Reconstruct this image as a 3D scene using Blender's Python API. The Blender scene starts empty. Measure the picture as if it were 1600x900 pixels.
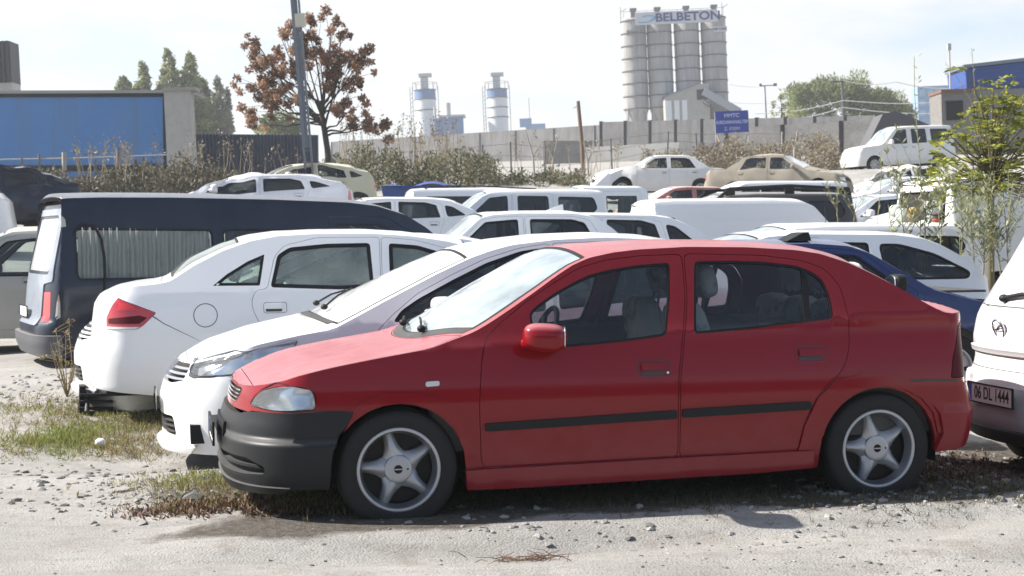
import bpy, math, random
import numpy as np
from mathutils import Vector, Matrix
from mathutils.geometry import delaunay_2d_cdt
random.seed(7); RNG=np.random.default_rng(11)
PI=math.pi; rad=math.radians
sc=bpy.context.scene

# ------------------------------------------------------------------ camera, sky, sun, exposure
EYE=1.45; FPX=2370.0; PITCH=rad(2.0); ROLL=rad(.5)
def cam_axes():
    f=np.array([0,math.cos(PITCH),-math.sin(PITCH)]); r0=np.array([1.,0,0]); u0=np.cross(r0,f)
    r=r0*math.cos(ROLL)-u0*math.sin(ROLL); return r,np.cross(r,f),f
CR,CU,CF=cam_axes(); CO=np.array([0,0,EYE])
cam=bpy.data.cameras.new('camera'); camo=bpy.data.objects.new('camera',cam); sc.collection.objects.link(camo)
M=Matrix.Identity(4)
for i in range(3):
    M[i][0]=CR[i];M[i][1]=CU[i];M[i][2]=-CF[i];M[i][3]=CO[i]
camo.matrix_world=M
cam.sensor_width=36; cam.lens=36*FPX/1600; cam.clip_start=.1; cam.clip_end=4000
cam.dof.use_dof=True; cam.dof.focus_distance=8.0; cam.dof.aperture_fstop=8.0
sc.camera=camo
SUN_EL=rad(40); SUN_AZ=rad(6)       # the sun stands to the left and a little behind the cars
sdir=Vector((-math.cos(SUN_AZ)*math.cos(SUN_EL),math.sin(SUN_AZ)*math.cos(SUN_EL),math.sin(SUN_EL)))
sl=bpy.data.lights.new('sun','SUN'); sl.energy=5.0; sl.angle=rad(.6); sl.color=(1,.95,.87)
so=bpy.data.objects.new('sun',sl); sc.collection.objects.link(so); so.rotation_euler=sdir.to_track_quat('Z','Y').to_euler()
w=bpy.data.worlds.new('World'); sc.world=w; w.use_nodes=True
nt=w.node_tree; nt.nodes.clear()
N=nt.nodes.new; LK=nt.links.new
out=N('ShaderNodeOutputWorld'); bg=N('ShaderNodeBackground'); sky=N('ShaderNodeTexSky'); sky.sky_type='NISHITA'; sky.sun_disc=False
sky.sun_elevation=SUN_EL; sky.sun_rotation=math.atan2(sdir.x,sdir.y); sky.air_density=1.0; sky.dust_density=.8; sky.ozone_density=1.0; sky.altitude=900
bg.inputs['Strength'].default_value=.082
tc=N('ShaderNodeTexCoord'); mp=N('ShaderNodeMapping'); mp.inputs['Scale'].default_value=(1,1,3.2)
n1=N('ShaderNodeTexNoise'); n1.inputs['Scale'].default_value=3.4; n1.inputs['Detail'].default_value=7; n1.inputs['Roughness'].default_value=.55
cr=N('ShaderNodeValToRGB'); cr.color_ramp.elements[0].position=.30; cr.color_ramp.elements[1].position=.50
mxs=N('ShaderNodeMix'); mxs.data_type='RGBA'
LK(tc.outputs['Generated'],mp.inputs[0]); LK(mp.outputs[0],n1.inputs['Vector']); LK(n1.outputs['Fac'],cr.inputs[0])
cl=N('ShaderNodeMath'); cl.operation='MULTIPLY'; LK(cr.outputs[0],cl.inputs[0])
sxy=N('ShaderNodeSeparateXYZ'); LK(tc.outputs['Generated'],sxy.inputs[0]); fr_=N('ShaderNodeMapRange'); fr_.inputs[1].default_value=-.35; fr_.inputs[2].default_value=.45; fr_.inputs[3].default_value=.10; fr_.inputs[4].default_value=.95; LK(sxy.outputs[1],fr_.inputs[0]); LK(fr_.outputs[0],cl.inputs[1])   # cloud bank on the far side, clearer sky behind
LK(cl.outputs[0],mxs.inputs[0]); LK(sky.outputs[0],mxs.inputs[6]); mxs.inputs[7].default_value=(5.75,5.8,5.85,1)
LK(mxs.outputs[2],bg.inputs[0]); LK(bg.outputs[0],out.inputs[0])
sc.view_settings.view_transform='Standard'; sc.view_settings.look='None'; sc.view_settings.exposure=1.1; sc.view_settings.gamma=1
sc.cycles.max_bounces=7; sc.cycles.transparent_max_bounces=24; sc.cycles.caustics_reflective=False; sc.cycles.caustics_refractive=False

def at(px,py,Y):
    "point of the place seen in direction (px, py) at depth Y"
    d=CF+CR*(px-800)/FPX-CU*(py-450)/FPX
    return CO+d*(Y/d[1])

# ------------------------------------------------------------------ terrain
CTRL=[]   # (x,y,z,width) local corrections so that cars stand on the ground
def sst(a,b,x):
    t=np.clip((x-a)/(b-a),0,1); return t*t*(3-2*t)
def base_terrain(x,y):
    far=.060*np.clip(y,0,250)+.035*np.clip(x,-60,60)
    return far*sst(17,48,y)
def vnoise(x,y,seed=0):
    xi=np.floor(x);yi=np.floor(y);xf=x-xi;yf=y-yi
    h=lambda a,b:np.modf(np.abs(np.sin(a*127.1+b*311.7+seed*74.7)*43758.5453))[0]
    u=xf*xf*(3-2*xf);v=yf*yf*(3-2*yf)
    return (h(xi,yi)*(1-u)+h(xi+1,yi)*u)*(1-v)+(h(xi,yi+1)*(1-u)+h(xi+1,yi+1)*u)*v
def fbm(x,y,o=4,seed=0):
    s=0;a=.5
    for i in range(o): s=s+a*vnoise(x*2**i,y*2**i,seed+i); a*=.5
    return s
def terrain(x,y):
    x=np.asarray(x,float);y=np.asarray(y,float)
    b=base_terrain(x,y)
    z=b.copy() if hasattr(b,'copy') else b
    num=np.zeros_like(x+y);den=np.full_like(x+y,1e-3)
    for cx,cy,cz,wd in CTRL:
        wt=np.exp(-((x-cx)**2+(y-cy)**2)/(2*wd*wd))
        num=num+wt*(cz-base_terrain(np.float64(cx),np.float64(cy))); den=den+wt
    den2=np.maximum(den,0); infl=1-np.exp(-den2*2.0)
    z=z+num/den2*infl
    return z

# ------------------------------------------------------------------ mesh helpers
class MB:
    def __init__(s): s.v=[];s.f=[];s.n=[];s.m=[];s.k=0
    def add(s,v,f,n=None,mi=0):
        v=np.asarray(v,float)
        for q in f:
            s.f.append([i+s.k for i in q]); s.m.append(mi)
            s.n.append(None if n is None else [n[i] for i in q])
        s.v.append(v); s.k+=len(v)
    def box(s,c,d,rz=0,mi=0,taper=1,R=None):
        x,y,z=[a/2 for a in d]; t=taper
        v=np.array([(-x,-y,-z),(x,-y,-z),(x,y,-z),(-x,y,-z),(-x*t,-y*t,z),(x*t,-y*t,z),(x*t,y*t,z),(-x*t,y*t,z)])
        if rz: cs,sn=math.cos(rz),math.sin(rz); v=np.stack([v[:,0]*cs-v[:,1]*sn,v[:,0]*sn+v[:,1]*cs,v[:,2]],-1)
        if R is not None: v=v@np.array(R).T
        s.add(v+np.array(c),[(0,3,2,1),(4,5,6,7),(0,1,5,4),(1,2,6,5),(2,3,7,6),(3,0,4,7)],None,mi)
    def tube(s,pts,r,n=8,mi=0,cap=True):
        pts=np.asarray(pts,float); r=np.broadcast_to(np.asarray(r,float),(len(pts),))
        V=[];NN=[];up=np.array([0,0,1.])
        for i,p in enumerate(pts):
            t=pts[min(i+1,len(pts)-1)]-pts[max(i-1,0)]; t/=np.linalg.norm(t)+1e-9
            a=np.cross(t,up if abs(t[2])<.9 else np.array([1.,0,0])); a/=np.linalg.norm(a); b=np.cross(t,a)
            for k in range(n):
                q=2*PI*k/n; d=a*math.cos(q)+b*math.sin(q); V.append(p+d*r[i]); NN.append(d)
        F=[(i*n+k,i*n+(k+1)%n,(i+1)*n+(k+1)%n,(i+1)*n+k) for i in range(len(pts)-1) for k in range(n)]
        s.add(V,F,NN,mi)
        if cap:
            k0=len(pts)*n-n
            s.add(np.array(V[:n]),[tuple(range(n))],None,mi); s.add(np.array(V[k0:]),[tuple(range(n))[::-1]],None,mi)
    def lathe(s,prof,n=32,axis='y',c=(0,0,0),mi=0,flip=False):
        P=np.array(prof,float); m=len(P)
        d=np.gradient(P,axis=0); nr=np.stack([-d[:,1],d[:,0]],-1); nr/=np.linalg.norm(nr,axis=1,keepdims=True)+1e-9
        if flip: nr=-nr
        V=[];NN=[]
        for k in range(n):
            a=2*PI*k/n; cs,sn=math.cos(a),math.sin(a)
            for (h,r),(nh,nrr) in zip(P,nr):
                if axis=='y': V.append((r*cs,h,r*sn)); NN.append((nrr*cs,nh,nrr*sn))
                else: V.append((r*cs,r*sn,h)); NN.append((nrr*cs,nrr*sn,nh))
        F=[]
        for k in range(n):
            k2=(k+1)%n
            for i in range(m-1): F.append((k*m+i,k*m+i+1,k2*m+i+1,k2*m+i))
        s.add(np.array(V)+np.array(c),F,NN,mi)
    def ellip(s,c,d,e=1.0,n=14,mi=0,R=None):
        "superellipsoid; e<1 is boxier"
        V=[];NN=[]
        pw=lambda a,k:math.copysign(abs(a)**k,a)
        for i in range(n+1):
            la=-PI/2+PI*i/n
            for j in range(2*n):
                lo=2*PI*j/(2*n)
                V.append((d[0]/2*pw(math.cos(la),e)*pw(math.cos(lo),e),d[1]/2*pw(math.cos(la),e)*pw(math.sin(lo),e),d[2]/2*pw(math.sin(la),e)))
                q=2-e
                x,y,z=pw(math.cos(la),q)*pw(math.cos(lo),q)/d[0],pw(math.cos(la),q)*pw(math.sin(lo),q)/d[1],pw(math.sin(la),q)/d[2]
                l=math.sqrt(x*x+y*y+z*z)+1e-9; NN.append((x/l,y/l,z/l))
        V=np.array(V);NN=np.array(NN)
        if R is not None: V=V@np.array(R).T; NN=NN@np.array(R).T
        m=2*n
        F=[(i*m+j,i*m+(j+1)%m,(i+1)*m+(j+1)%m,(i+1)*m+j) for i in range(n) for j in range(m)]
        s.add(V+np.array(c),F,list(NN),mi)
    def build(s,name,mats,parent=None,smooth=True):
        me=bpy.data.meshes.new(name)
        V=np.concatenate(s.v) if s.v else np.zeros((0,3))
        me.from_pydata(V.tolist(),[],s.f)
        if not isinstance(mats,(list,tuple)): mats=[mats]
        for m in mats: me.materials.append(m)
        me.polygons.foreach_set('material_index',s.m)
        if any(n is not None for n in s.n):
            me.polygons.foreach_set('use_smooth',[True]*len(s.f))
            ln=[]
            for q,n in zip(s.f,s.n):
                if n is None:
                    p=V[q]; k=np.cross(p[1]-p[0],p[2]-p[0]) if len(q)==3 else np.cross(p[2]-p[0],p[3]-p[1])
                    k=k/(np.linalg.norm(k)+1e-12); ln+= [k]*len(q)
                else: ln+=list(n)
            ln=np.array(ln,float)
            if len(me.loops)==len(ln): me.normals_split_custom_set(ln.tolist())
        o=bpy.data.objects.new(name,me); sc.collection.objects.link(o)
        if parent is not None: o.parent=parent
        return o
def tag(o,label=None,cat=None,group=None,kind=None):
    if label: o['label']=label
    if cat: o['category']=cat
    if group: o['group']=group
    if kind: o['kind']=kind
    return o
def empty(name,loc=(0,0,0),parent=None,mw=None):
    o=bpy.data.objects.new(name,None); sc.collection.objects.link(o); o.empty_display_size=.2
    if parent is not None: o.parent=parent
    if mw is not None: o.matrix_world=mw
    else: o.location=loc
    return o

# ------------------------------------------------------------------ materials
MAT={}
def mat(name,col=(.5,.5,.5),rough=.6,metal=0,coat=0,spec=.5,bump=None,var=None,dust=0,dustcol=(.45,.41,.35),coatr=.06,updust_glare=0,mud=0,streak=None):
    if name in MAT: return MAT[name]
    m=bpy.data.materials.new(name); m.use_nodes=True; nt=m.node_tree; b=nt.nodes['Principled BSDF']
    b.inputs['Base Color'].default_value=(*col,1); b.inputs['Roughness'].default_value=rough; b.inputs['Metallic'].default_value=metal
    b.inputs['Coat Weight'].default_value=coat; b.inputs['Coat Roughness'].default_value=coatr; b.inputs['Specular IOR Level'].default_value=spec
    N=nt.nodes.new; L=nt.links.new
    tc=N('ShaderNodeTexCoord'); src=None
    def noise(sc_,det=5,ro=.6,coord='Object'):
        n=N('ShaderNodeTexNoise'); n.inputs['Scale'].default_value=sc_; n.inputs['Detail'].default_value=det; n.inputs['Roughness'].default_value=ro
        L(tc.outputs[coord],n.inputs['Vector']); return n
    def mixc(f,a,bcol):
        x=N('ShaderNodeMix'); x.data_type='RGBA'
        if f is not None: L(f,x.inputs[0])
        if a is None: x.inputs[6].default_value=(*col,1)
        else: L(a,x.inputs[6])
        if isinstance(bcol,tuple): x.inputs[7].default_value=(*bcol,1)
        else: L(bcol,x.inputs[7])
        return x.outputs[2]
    def ramp(f,a,b_,v0=0,v1=1):
        r=N('ShaderNodeMapRange'); r.inputs[1].default_value=a; r.inputs[2].default_value=b_; r.inputs[3].default_value=v0; r.inputs[4].default_value=v1
        L(f,r.inputs[0]); return r.outputs[0]
    cur=None
    if var:
        for (s_,c2,lo,hi,amt) in var:
            n=noise(s_); f=ramp(n.outputs['Fac'],lo,hi,0,amt); cur=mixc(f,cur,c2)
    if streak:   # vertical run-off stains
        mp_=N('ShaderNodeMapping'); mp_.inputs['Scale'].default_value=streak[0]; L(tc.outputs['Object'],mp_.inputs[0]); ns=N('ShaderNodeTexNoise'); ns.inputs['Scale'].default_value=1; ns.inputs['Detail'].default_value=6; ns.inputs['Roughness'].default_value=.65; L(mp_.outputs[0],ns.inputs['Vector']); cur=mixc(ramp(ns.outputs['Fac'],.46,.68,0,streak[2]),cur,streak[1])
    if dust or updust_glare:
        n=noise(2.2,6,.65); f=ramp(n.outputs['Fac'],.3,.75,dust*.4,dust*1.3)
        if mud:   # splashed dirt low on the body
            sz=N('ShaderNodeSeparateXYZ'); L(tc.outputs['Object'],sz.inputs[0]); nm=noise(7,7,.7); md=N('ShaderNodeMath'); md.operation='MULTIPLY_ADD'; L(nm.outputs['Fac'],md.inputs[0]); md.inputs[1].default_value=-.55; L(sz.outputs[2],md.inputs[2])
            a0=N('ShaderNodeMath'); a0.operation='ADD'; a0.use_clamp=True; L(f,a0.inputs[0]); L(ramp(md.outputs[0],-.15,.22,mud,0),a0.inputs[1]); f=a0.outputs[0]
        if updust_glare:
            g=N('ShaderNodeNewGeometry'); sx=N('ShaderNodeSeparateXYZ'); L(g.outputs['Normal'],sx.inputs[0])
            u=ramp(sx.outputs[2],.35,.95,0,updust_glare); n2=noise(9,6,.7); u2=N('ShaderNodeMath'); u2.operation='MULTIPLY'; L(u,u2.inputs[0]); L(ramp(n2.outputs['Fac'],.2,.8,.6,1.3),u2.inputs[1])
            ad=N('ShaderNodeMath'); ad.operation='ADD'; ad.use_clamp=True; L(f,ad.inputs[0]); L(u2.outputs[0],ad.inputs[1]); f=ad.outputs[0]
        cur=mixc(f,cur,dustcol)
        rr=N('ShaderNodeMapRange'); rr.inputs[3].default_value=rough; rr.inputs[4].default_value=min(1,rough+.45); L(f,rr.inputs[0]); L(rr.outputs[0],b.inputs['Roughness'])
        if coat:
            cw=N('ShaderNodeMapRange'); cw.inputs[3].default_value=coat; cw.inputs[4].default_value=coat*.25; L(f,cw.inputs[0]); L(cw.outputs[0],b.inputs['Coat Weight'])
            cw2=N('ShaderNodeMapRange'); cw2.inputs[3].default_value=coatr; cw2.inputs[4].default_value=coatr+.3; L(f,cw2.inputs[0]); L(cw2.outputs[0],b.inputs['Coat Roughness'])
    if cur is not None: L(cur,b.inputs['Base Color'])
    if bump:
        s_,st,di=bump; n=noise(s_,8,.6); bp=N('ShaderNodeBump'); bp.inputs['Strength'].default_value=st; bp.inputs['Distance'].default_value=di
        L(n.outputs['Fac'],bp.inputs['Height']); L(bp.outputs[0],b.inputs['Normal'])
    MAT[name]=m; return m
def glass(name,tint=(.75,.85,.82),dust=.12,dcol=(.5,.52,.55),rough=.02):
    if name in MAT: return MAT[name]
    m=bpy.data.materials.new(name); m.use_nodes=True; nt=m.node_tree; nt.nodes.clear(); N=nt.nodes.new; L=nt.links.new
    o=N('ShaderNodeOutputMaterial'); t=N('ShaderNodeBsdfTransparent'); t.inputs[0].default_value=(*tint,1)
    g=N('ShaderNodeBsdfGlossy'); g.inputs['Roughness'].default_value=rough; g.inputs[0].default_value=(1,1,1,1)
    fr=N('ShaderNodeFresnel'); fr.inputs[0].default_value=1.55
    geo=N('ShaderNodeNewGeometry'); 
    d=N('ShaderNodeBsdfDiffuse'); d.inputs[0].default_value=(*dcol,1)
    m1=N('ShaderNodeMixShader'); m2=N('ShaderNodeMixShader')
    tc=N('ShaderNodeTexCoord'); n=N('ShaderNodeTexNoise'); n.inputs['Scale'].default_value=3.0; n.inputs['Detail'].default_value=7; L(tc.outputs['Object'],n.inputs['Vector'])
    mr=N('ShaderNodeMapRange'); mr.inputs[1].default_value=.3; mr.inputs[2].default_value=.7; mr.inputs[3].default_value=dust*.5; mr.inputs[4].default_value=min(1,dust*1.4); L(n.outputs['Fac'],mr.inputs[0])
    L(mr.outputs[0],m1.inputs[0]); L(t.outputs[0],m1.inputs[1]); L(d.outputs[0],m1.inputs[2])
    L(fr.outputs[0],m2.inputs[0]); L(m1.outputs[0],m2.inputs[1]); L(g.outputs[0],m2.inputs[2]); L(m2.outputs[0],o.inputs[0])
    MAT[name]=m; return m
def paint(name,col,dust=.08,updust_glare=.12,rough=.38,coat=.8,dustcol=(.5,.47,.42),coatr=.05,spec=.2,mud=.25):
    return mat(name,col,mud=mud,rough=rough,spec=spec,coat=coat,dust=dust,updust_glare=updust_glare,dustcol=dustcol,coatr=coatr)
RUB=mat('black_rubber',(.010,.010,.011),.6,spec=.3,bump=(60,.15,.002))
TYRE=mat('tyre_rubber',(.016,.016,.017),.85,spec=.25,dust=.12,dustcol=(.13,.118,.10),bump=(45,.25,.003))
PLAST=mat('grey_bumper_plastic',(.014,.015,.017),.42,spec=.25,dust=.01,updust_glare=.22,dustcol=(.30,.29,.28),bump=(300,.1,.001))
DARKP=mat('dark_plastic',(.02,.021,.023),.5,dust=.08)
UNDER=mat('underbody_black',(.012,.012,.012),.9)
ALLOY=mat('alloy_silver',(.44,.45,.47),.34,metal=.55,dust=.18,dustcol=(.33,.31,.29))
ALLOYD=mat('brushed_rim_dark',(.36,.37,.39),.30,metal=.8,dust=.08,dustcol=(.3,.28,.26))
STEEL=mat('wheel_cover_grey',(.42,.43,.45),.4,metal=.4,dust=.2)
CHROME=mat('chrome',(.8,.8,.82),.12,metal=1,dust=.1)
DISC=mat('brake_dark',(.018,.016,.015),.7,metal=.2)
GLS=glass('clear_dusty_glass',(.82,.88,.87),.03,(.30,.32,.33))
GLT=glass('green_tint_glass',(.70,.84,.78),.30,(.58,.66,.60))  # the pale green film paints a reflection onto the panes
GLD=glass('dark_tint_glass',(.20,.23,.24),.07,(.25,.26,.27))
GLW=glass('windscreen_glass',(.42,.50,.52),.50,(.56,.66,.72),.06)
GLWD=glass('dusty_windscreen_glass',(.4,.45,.45),.85,(.80,.81,.81),.08)
LENS=glass('lamp_lens',(.92,.94,.96),.12,(.7,.7,.7))
LAMPIN=mat('lamp_reflector',(.72,.74,.76),.22,metal=.85,bump=(14,.12,.01))
REDL=mat('red_lamp_plastic',(.42,.012,.018),.12,coat=1,bump=(40,.2,.004),spec=.6)
DREDL=mat('dark_red_lamp',(.075,.004,.008),.5,spec=.2,bump=(60,.1,.002))
WHL=mat('white_lamp_plastic',(.62,.60,.58),.18,coat=1,bump=(60,.3,.003))
AMB=mat('amber_lamp',(.75,.33,.06),.2,coat=1)
SEAT=mat('seat_fabric',(.055,.055,.06),.9,bump=(60,.4,.004),dust=.1)
SEATG=mat('seat_cover_grey',(.52,.50,.47),.9,bump=(25,.6,.01),var=[(6,(.10,.10,.10),.5,.62,.8)])
TRIM=mat('interior_trim',(.035,.036,.04),.8,dust=.1)
PLATE=mat('plate_white',(.78,.78,.76),.45,dust=.12)
INK=mat('plate_ink',(.02,.02,.022),.5); BLUEB=mat('plate_blue',(.04,.12,.5),.5)
# ------------------------------------------------------------------ car body engine
def smooth(xs,ys,a,b,n=600,sig=.02):
    g=np.linspace(a,b,n); v=np.interp(g,xs,ys); h=(b-a)/n; k=max(1,int(3*sig/h)); w=np.exp(-.5*(np.arange(-k,k+1)*h/sig)**2); w/=w.sum()
    pl=v[0]-(v[1]-v[0])*np.arange(k,0,-1); pr=v[-1]+(v[-1]-v[-2])*np.arange(1,k+1)
    return g,np.convolve(np.concatenate([pl,v,pr]),w,'valid')
class Surf:
    "a car's skin: a wall that runs round the outline (s) by height (z), and a strip across the top (u,v)"
    def __init__(s,L,hw,T,cf=.42,cr=.4,nf=2.4,nr=2.6,barrel=.05,fin=((0,0),(3,0)),rin=((0,0),(3,0)),low=((0,0),(3,0)),belt=((0,.9),(5,.9)),tum=((0,0),(.5,.19),(2,.9)),crown=((0,.04),(5,.04)),sig=.02,tsig=.012,wbow=.06,**k):
        s.L=L;s.hw=hw;z=lambda a:np.array(a,float).T;s.belt=z(belt)
        ph=np.linspace(0,PI/2,160); xf=cf*(1-np.cos(ph)**(2/nf)); ff=np.sin(ph)**(2/nf)
        xs=np.linspace(cf,L-cr,200)[1:-1]; p2=ph[::-1]; xr=L-cr*(1-np.cos(p2)**(2/nr)); fr=np.sin(p2)**(2/nr)
        bx=np.concatenate([xf,xs,xr]); fy=np.concatenate([ff,np.ones_like(xs),fr]); xm=L*.5
        by=hw*(1-barrel*((bx-xm)/xm)**2)*fy
        s.s=np.concatenate([[0],np.cumsum(np.hypot(np.diff(bx),np.diff(by)))]); s.bx=bx;s.by=by
        tx=np.gradient(bx,s.s);ty=np.gradient(by,s.s);l=np.hypot(tx,ty); s.nx=-ty/l;s.ny=tx/l; s.nx[0]=-1;s.ny[0]=0;s.nx[-1]=1;s.ny[-1]=0
        s.send=s.s[-1]
        s.fin=smooth(*z(fin),0,2.8,sig=sig); s.rin=smooth(*z(rin),0,2.8,sig=sig); s.low=smooth(*z(low),0,2.8,sig=sig); s.tum=smooth(*z(tum),0,2.,sig=sig)
        T=z(T); s.Tg=smooth(T[0],T[1],0,L,n=900,sig=tsig); cz=z(crown); s.cg=smooth(cz[0],cz[1],0,L,sig=.05)
        ss=np.linspace(0,s.send,900); E=s.F0(ss,s.Tz(ss)); s.E=E; s.ES=ss
        s.u=np.concatenate([[0],np.cumsum(np.hypot(np.diff(E[:,0]),np.diff(E[:,2]))+2e-4)])
        k=13; ker=np.ones(k)/k; pad=lambda a:np.convolve(np.concatenate([np.full(k//2,a[0]),a,np.full(k//2,a[-1])]),ker,'valid')
        dx=pad(np.gradient(E[:,0]));dz=pad(np.gradient(E[:,2])); dx[dx<0]=0; l=np.hypot(dx,dz)+1e-9; s.NN=np.stack([-dz/l,dx/l],-1); s.uend=s.u[-1]
    def Tz(s,ss): return np.interp(np.interp(ss,s.s,s.bx),*s.Tg)
    def S(s,x): return np.interp(x,s.bx,s.s)
    def U(s,x): return np.interp(s.S(x),s.ES,s.u)
    def F0(s,ss,z,off=0):
        bx=np.interp(ss,s.s,s.bx);by=np.interp(ss,s.s,s.by);nx=np.interp(ss,s.s,s.nx);ny=np.interp(ss,s.s,s.ny)
        ie=np.where(bx<s.L/2,np.interp(z,*s.fin),np.interp(z,*s.rin)); bz=np.interp(bx,*s.belt)
        si=np.interp(np.minimum(z,bz),*s.low)+np.interp(np.maximum(z-bz,0),*s.tum)-s.tum[1][0]
        return np.stack([bx-nx*(ie-off),np.maximum(by-ny*(si-off),0),z+0*bx],-1)
    def W(s,uv,off=0):
        ss=uv[:,0];z=uv[:,1]; sg=np.where(ss<0,-1,1.); a=np.abs(ss); over=a>s.send; sg=np.where(over,-sg,sg); a=np.where(over,2*s.send-a,a)
        o=off(a,z) if callable(off) else off
        p=s.F0(a,z,o); p[:,1]*=sg; return p
    def P(s,uv,off=0):
        u=uv[:,0];v=uv[:,1]/.7; E=np.stack([np.interp(u,s.u,s.E[:,i]) for i in range(3)],-1); Nn=np.stack([np.interp(u,s.u,s.NN[:,i]) for i in range(2)],-1)
        o=off(u,v) if callable(off) else off
        c=np.interp(E[:,0],*s.cg)*np.minimum(1,np.abs(E[:,1])/s.hw*1.35)**2*(1-np.abs(v)**2.4)+o
        return np.stack([E[:,0]+Nn[:,0]*c,E[:,1]*v,E[:,2]+Nn[:,1]*c],-1)
def resample(poly,step):
    out=[]
    for i in range(len(poly)):
        a=np.array(poly[i]);b=np.array(poly[(i+1)%len(poly)]); n=max(1,int(math.ceil(np.linalg.norm(b-a)/step)))
        for k in range(n): out.append(a+(b-a)*k/n)
    return np.array(out)
def rnd(poly,r=.03,n=3):
    "round the corners of a polygon"
    out=[];m=len(poly)
    for i in range(m):
        p=np.array(poly[i],float);a=np.array(poly[i-1],float);b=np.array(poly[(i+1)%m],float)
        la=np.linalg.norm(a-p);lb=np.linalg.norm(b-p); ra=min(r,la*.45);rb=min(r,lb*.45)
        A=p+(a-p)/(la+1e-9)*ra;B=p+(b-p)/(lb+1e-9)*rb
        for k in range(n+1):
            t=k/n; out.append(tuple((1-t)**2*A+2*t*(1-t)*p+t*t*B))
    return out
def inset(poly,d):
    P=np.array(poly,float); P=P[np.linalg.norm(P-np.roll(P,1,0),axis=1)>1e-6]
    area=.5*np.sum(P[:,0]*np.roll(P[:,1],-1)-np.roll(P[:,0],-1)*P[:,1]); sg=1 if area>0 else -1
    e1=P-np.roll(P,1,0);e2=np.roll(P,-1,0)-P
    n1=np.stack([-e1[:,1],e1[:,0]],-1)*sg;n2=np.stack([-e2[:,1],e2[:,0]],-1)*sg
    n1/=np.linalg.norm(n1,axis=1,keepdims=True);n2/=np.linalg.norm(n2,axis=1,keepdims=True)
    b=n1+n2; l=np.sum(b*b,1); b=b*2/np.maximum(l,.9)[:,None]*1.0
    return [tuple(q) for q in P+b*d]
def inside(P,poly):
    poly=np.asarray(poly);x,y=P[:,0][:,None],P[:,1][:,None];x0,y0=poly[:,0],poly[:,1];x1,y1=np.roll(x0,-1),np.roll(y0,-1)
    c=((y0>y)!=(y1>y))&(x<(x1-x0)*(y-y0)/(y1-y0+1e-15)+x0); return c.sum(1)%2==1
def region(outer,holes,step):
    loops=[resample(outer,step)]+[resample(h,step) for h in holes]
    V=[];E=[]
    for lp in loops:
        k=len(V); n=len(lp); V+=[tuple(p) for p in lp]; E+=[(k+i,k+(i+1)%n) for i in range(n)]
    o=loops[0]; lo=o.min(0);hi=o.max(0)
    gx=np.arange(lo[0]+step*.5,hi[0],step);gy=np.arange(lo[1]+step*.43,hi[1],step*.87)
    G=np.array([(x+(step*.5 if j%2 else 0),y) for j,y in enumerate(gy) for x in gx]).reshape(-1,2)
    if len(G):
        m=inside(G,loops[0])
        for h in loops[1:]: m&=~inside(G,h)
        G=G[m]
    if len(G):
        A=np.concatenate(loops);B=np.concatenate([np.roll(l,-1,0) for l in loops]); D=B-A; dd=(D*D).sum(1)+1e-12; keep=np.ones(len(G),bool)
        for i0 in range(0,len(G),500):
            g=G[i0:i0+500]; t=np.clip(((g[:,None]-A)*D).sum(2)/dd,0,1); q=A+t[...,None]*D; keep[i0:i0+500]=(((g[:,None]-q)**2).sum(2).min(1)>(.42*step)**2)
        V+=[tuple(p) for p in G[keep]]
    r=delaunay_2d_cdt([Vector((float(a),float(b))) for a,b in V],E,[],0,1e-6)
    UV=np.array([(p.x,p.y) for p in r[0]]); F=np.array([f for f in r[2]]).reshape(-1,3)
    C=UV[F].mean(1); m=inside(C,loops[0])
    for h in loops[1:]: m&=~inside(C,h)
    F=F[m]; a=UV[F[:,1]]-UV[F[:,0]];b=UV[F[:,2]]-UV[F[:,0]]; ar=a[:,0]*b[:,1]-a[:,1]*b[:,0]
    F=F[np.abs(ar)>1e-9]; ar=ar[np.abs(ar)>1e-9]; F[ar<0]=F[ar<0][:,::-1]
    used=np.unique(F); mp=-np.ones(len(UV),int); mp[used]=np.arange(len(used)); return UV[used],mp[F]
def panel(mb,M,outer,holes=(),step=.06,off=0,fl=.02,mirror=True,mi=0,seam=None):
    UV,F=region(outer,holes,step); e=1e-3
    P=M(UV,off); du=(M(UV+[e,0],off)-M(UV-[e,0],off)); dv=(M(UV+[0,e],off)-M(UV-[0,e],off)); n=np.cross(du,dv); n/=np.linalg.norm(n,axis=1,keepdims=True)+1e-12
    ctr=np.array([np.median(P[:,0]) if M.__name__=='W' else P[:,0].mean(),0,.55])
    d=(n*(P-np.array([M.__self__.L/2,0,.55]))).sum(1)
    if np.median(d)<0: n=-n; F=F[:,::-1]
    cnt={}
    for f in F:
        for a,b in ((f[0],f[1]),(f[1],f[2]),(f[2],f[0])): cnt.setdefault((min(a,b),max(a,b)),[]).append((a,b))
    bd=[v[0] for v in cnt.values() if len(v)==1]
    if seam: bd=[(a,b) for a,b in bd if not (seam(UV[a]) and seam(UV[b]))]
    bv=sorted({i for e_ in bd for i in e_}) if fl else []; loc={i:len(P)+j for j,i in enumerate(bv)}
    V2=np.concatenate([P,P[bv]-n[bv]*fl]) if bv else P
    FF=[(b_,a_,loc[a_],loc[b_]) for a_,b_ in bd] if fl else []
    for sg in ((1,-1) if mirror else (1,)):
        m=np.array([1,sg,1]); Fx=F if sg>0 else F[:,::-1]; k=mb.k; nn=n*m
        mb.v.append(V2*m); mb.k+=len(V2)
        for f in Fx: mb.f.append([int(i)+k for i in f]); mb.m.append(mi); mb.n.append([tuple(nn[i]) for i in f])
        for f in FF:
            f=f if sg>0 else f[::-1]; mb.f.append([int(i)+k for i in f]); mb.m.append(mi); mb.n.append(None)
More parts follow.
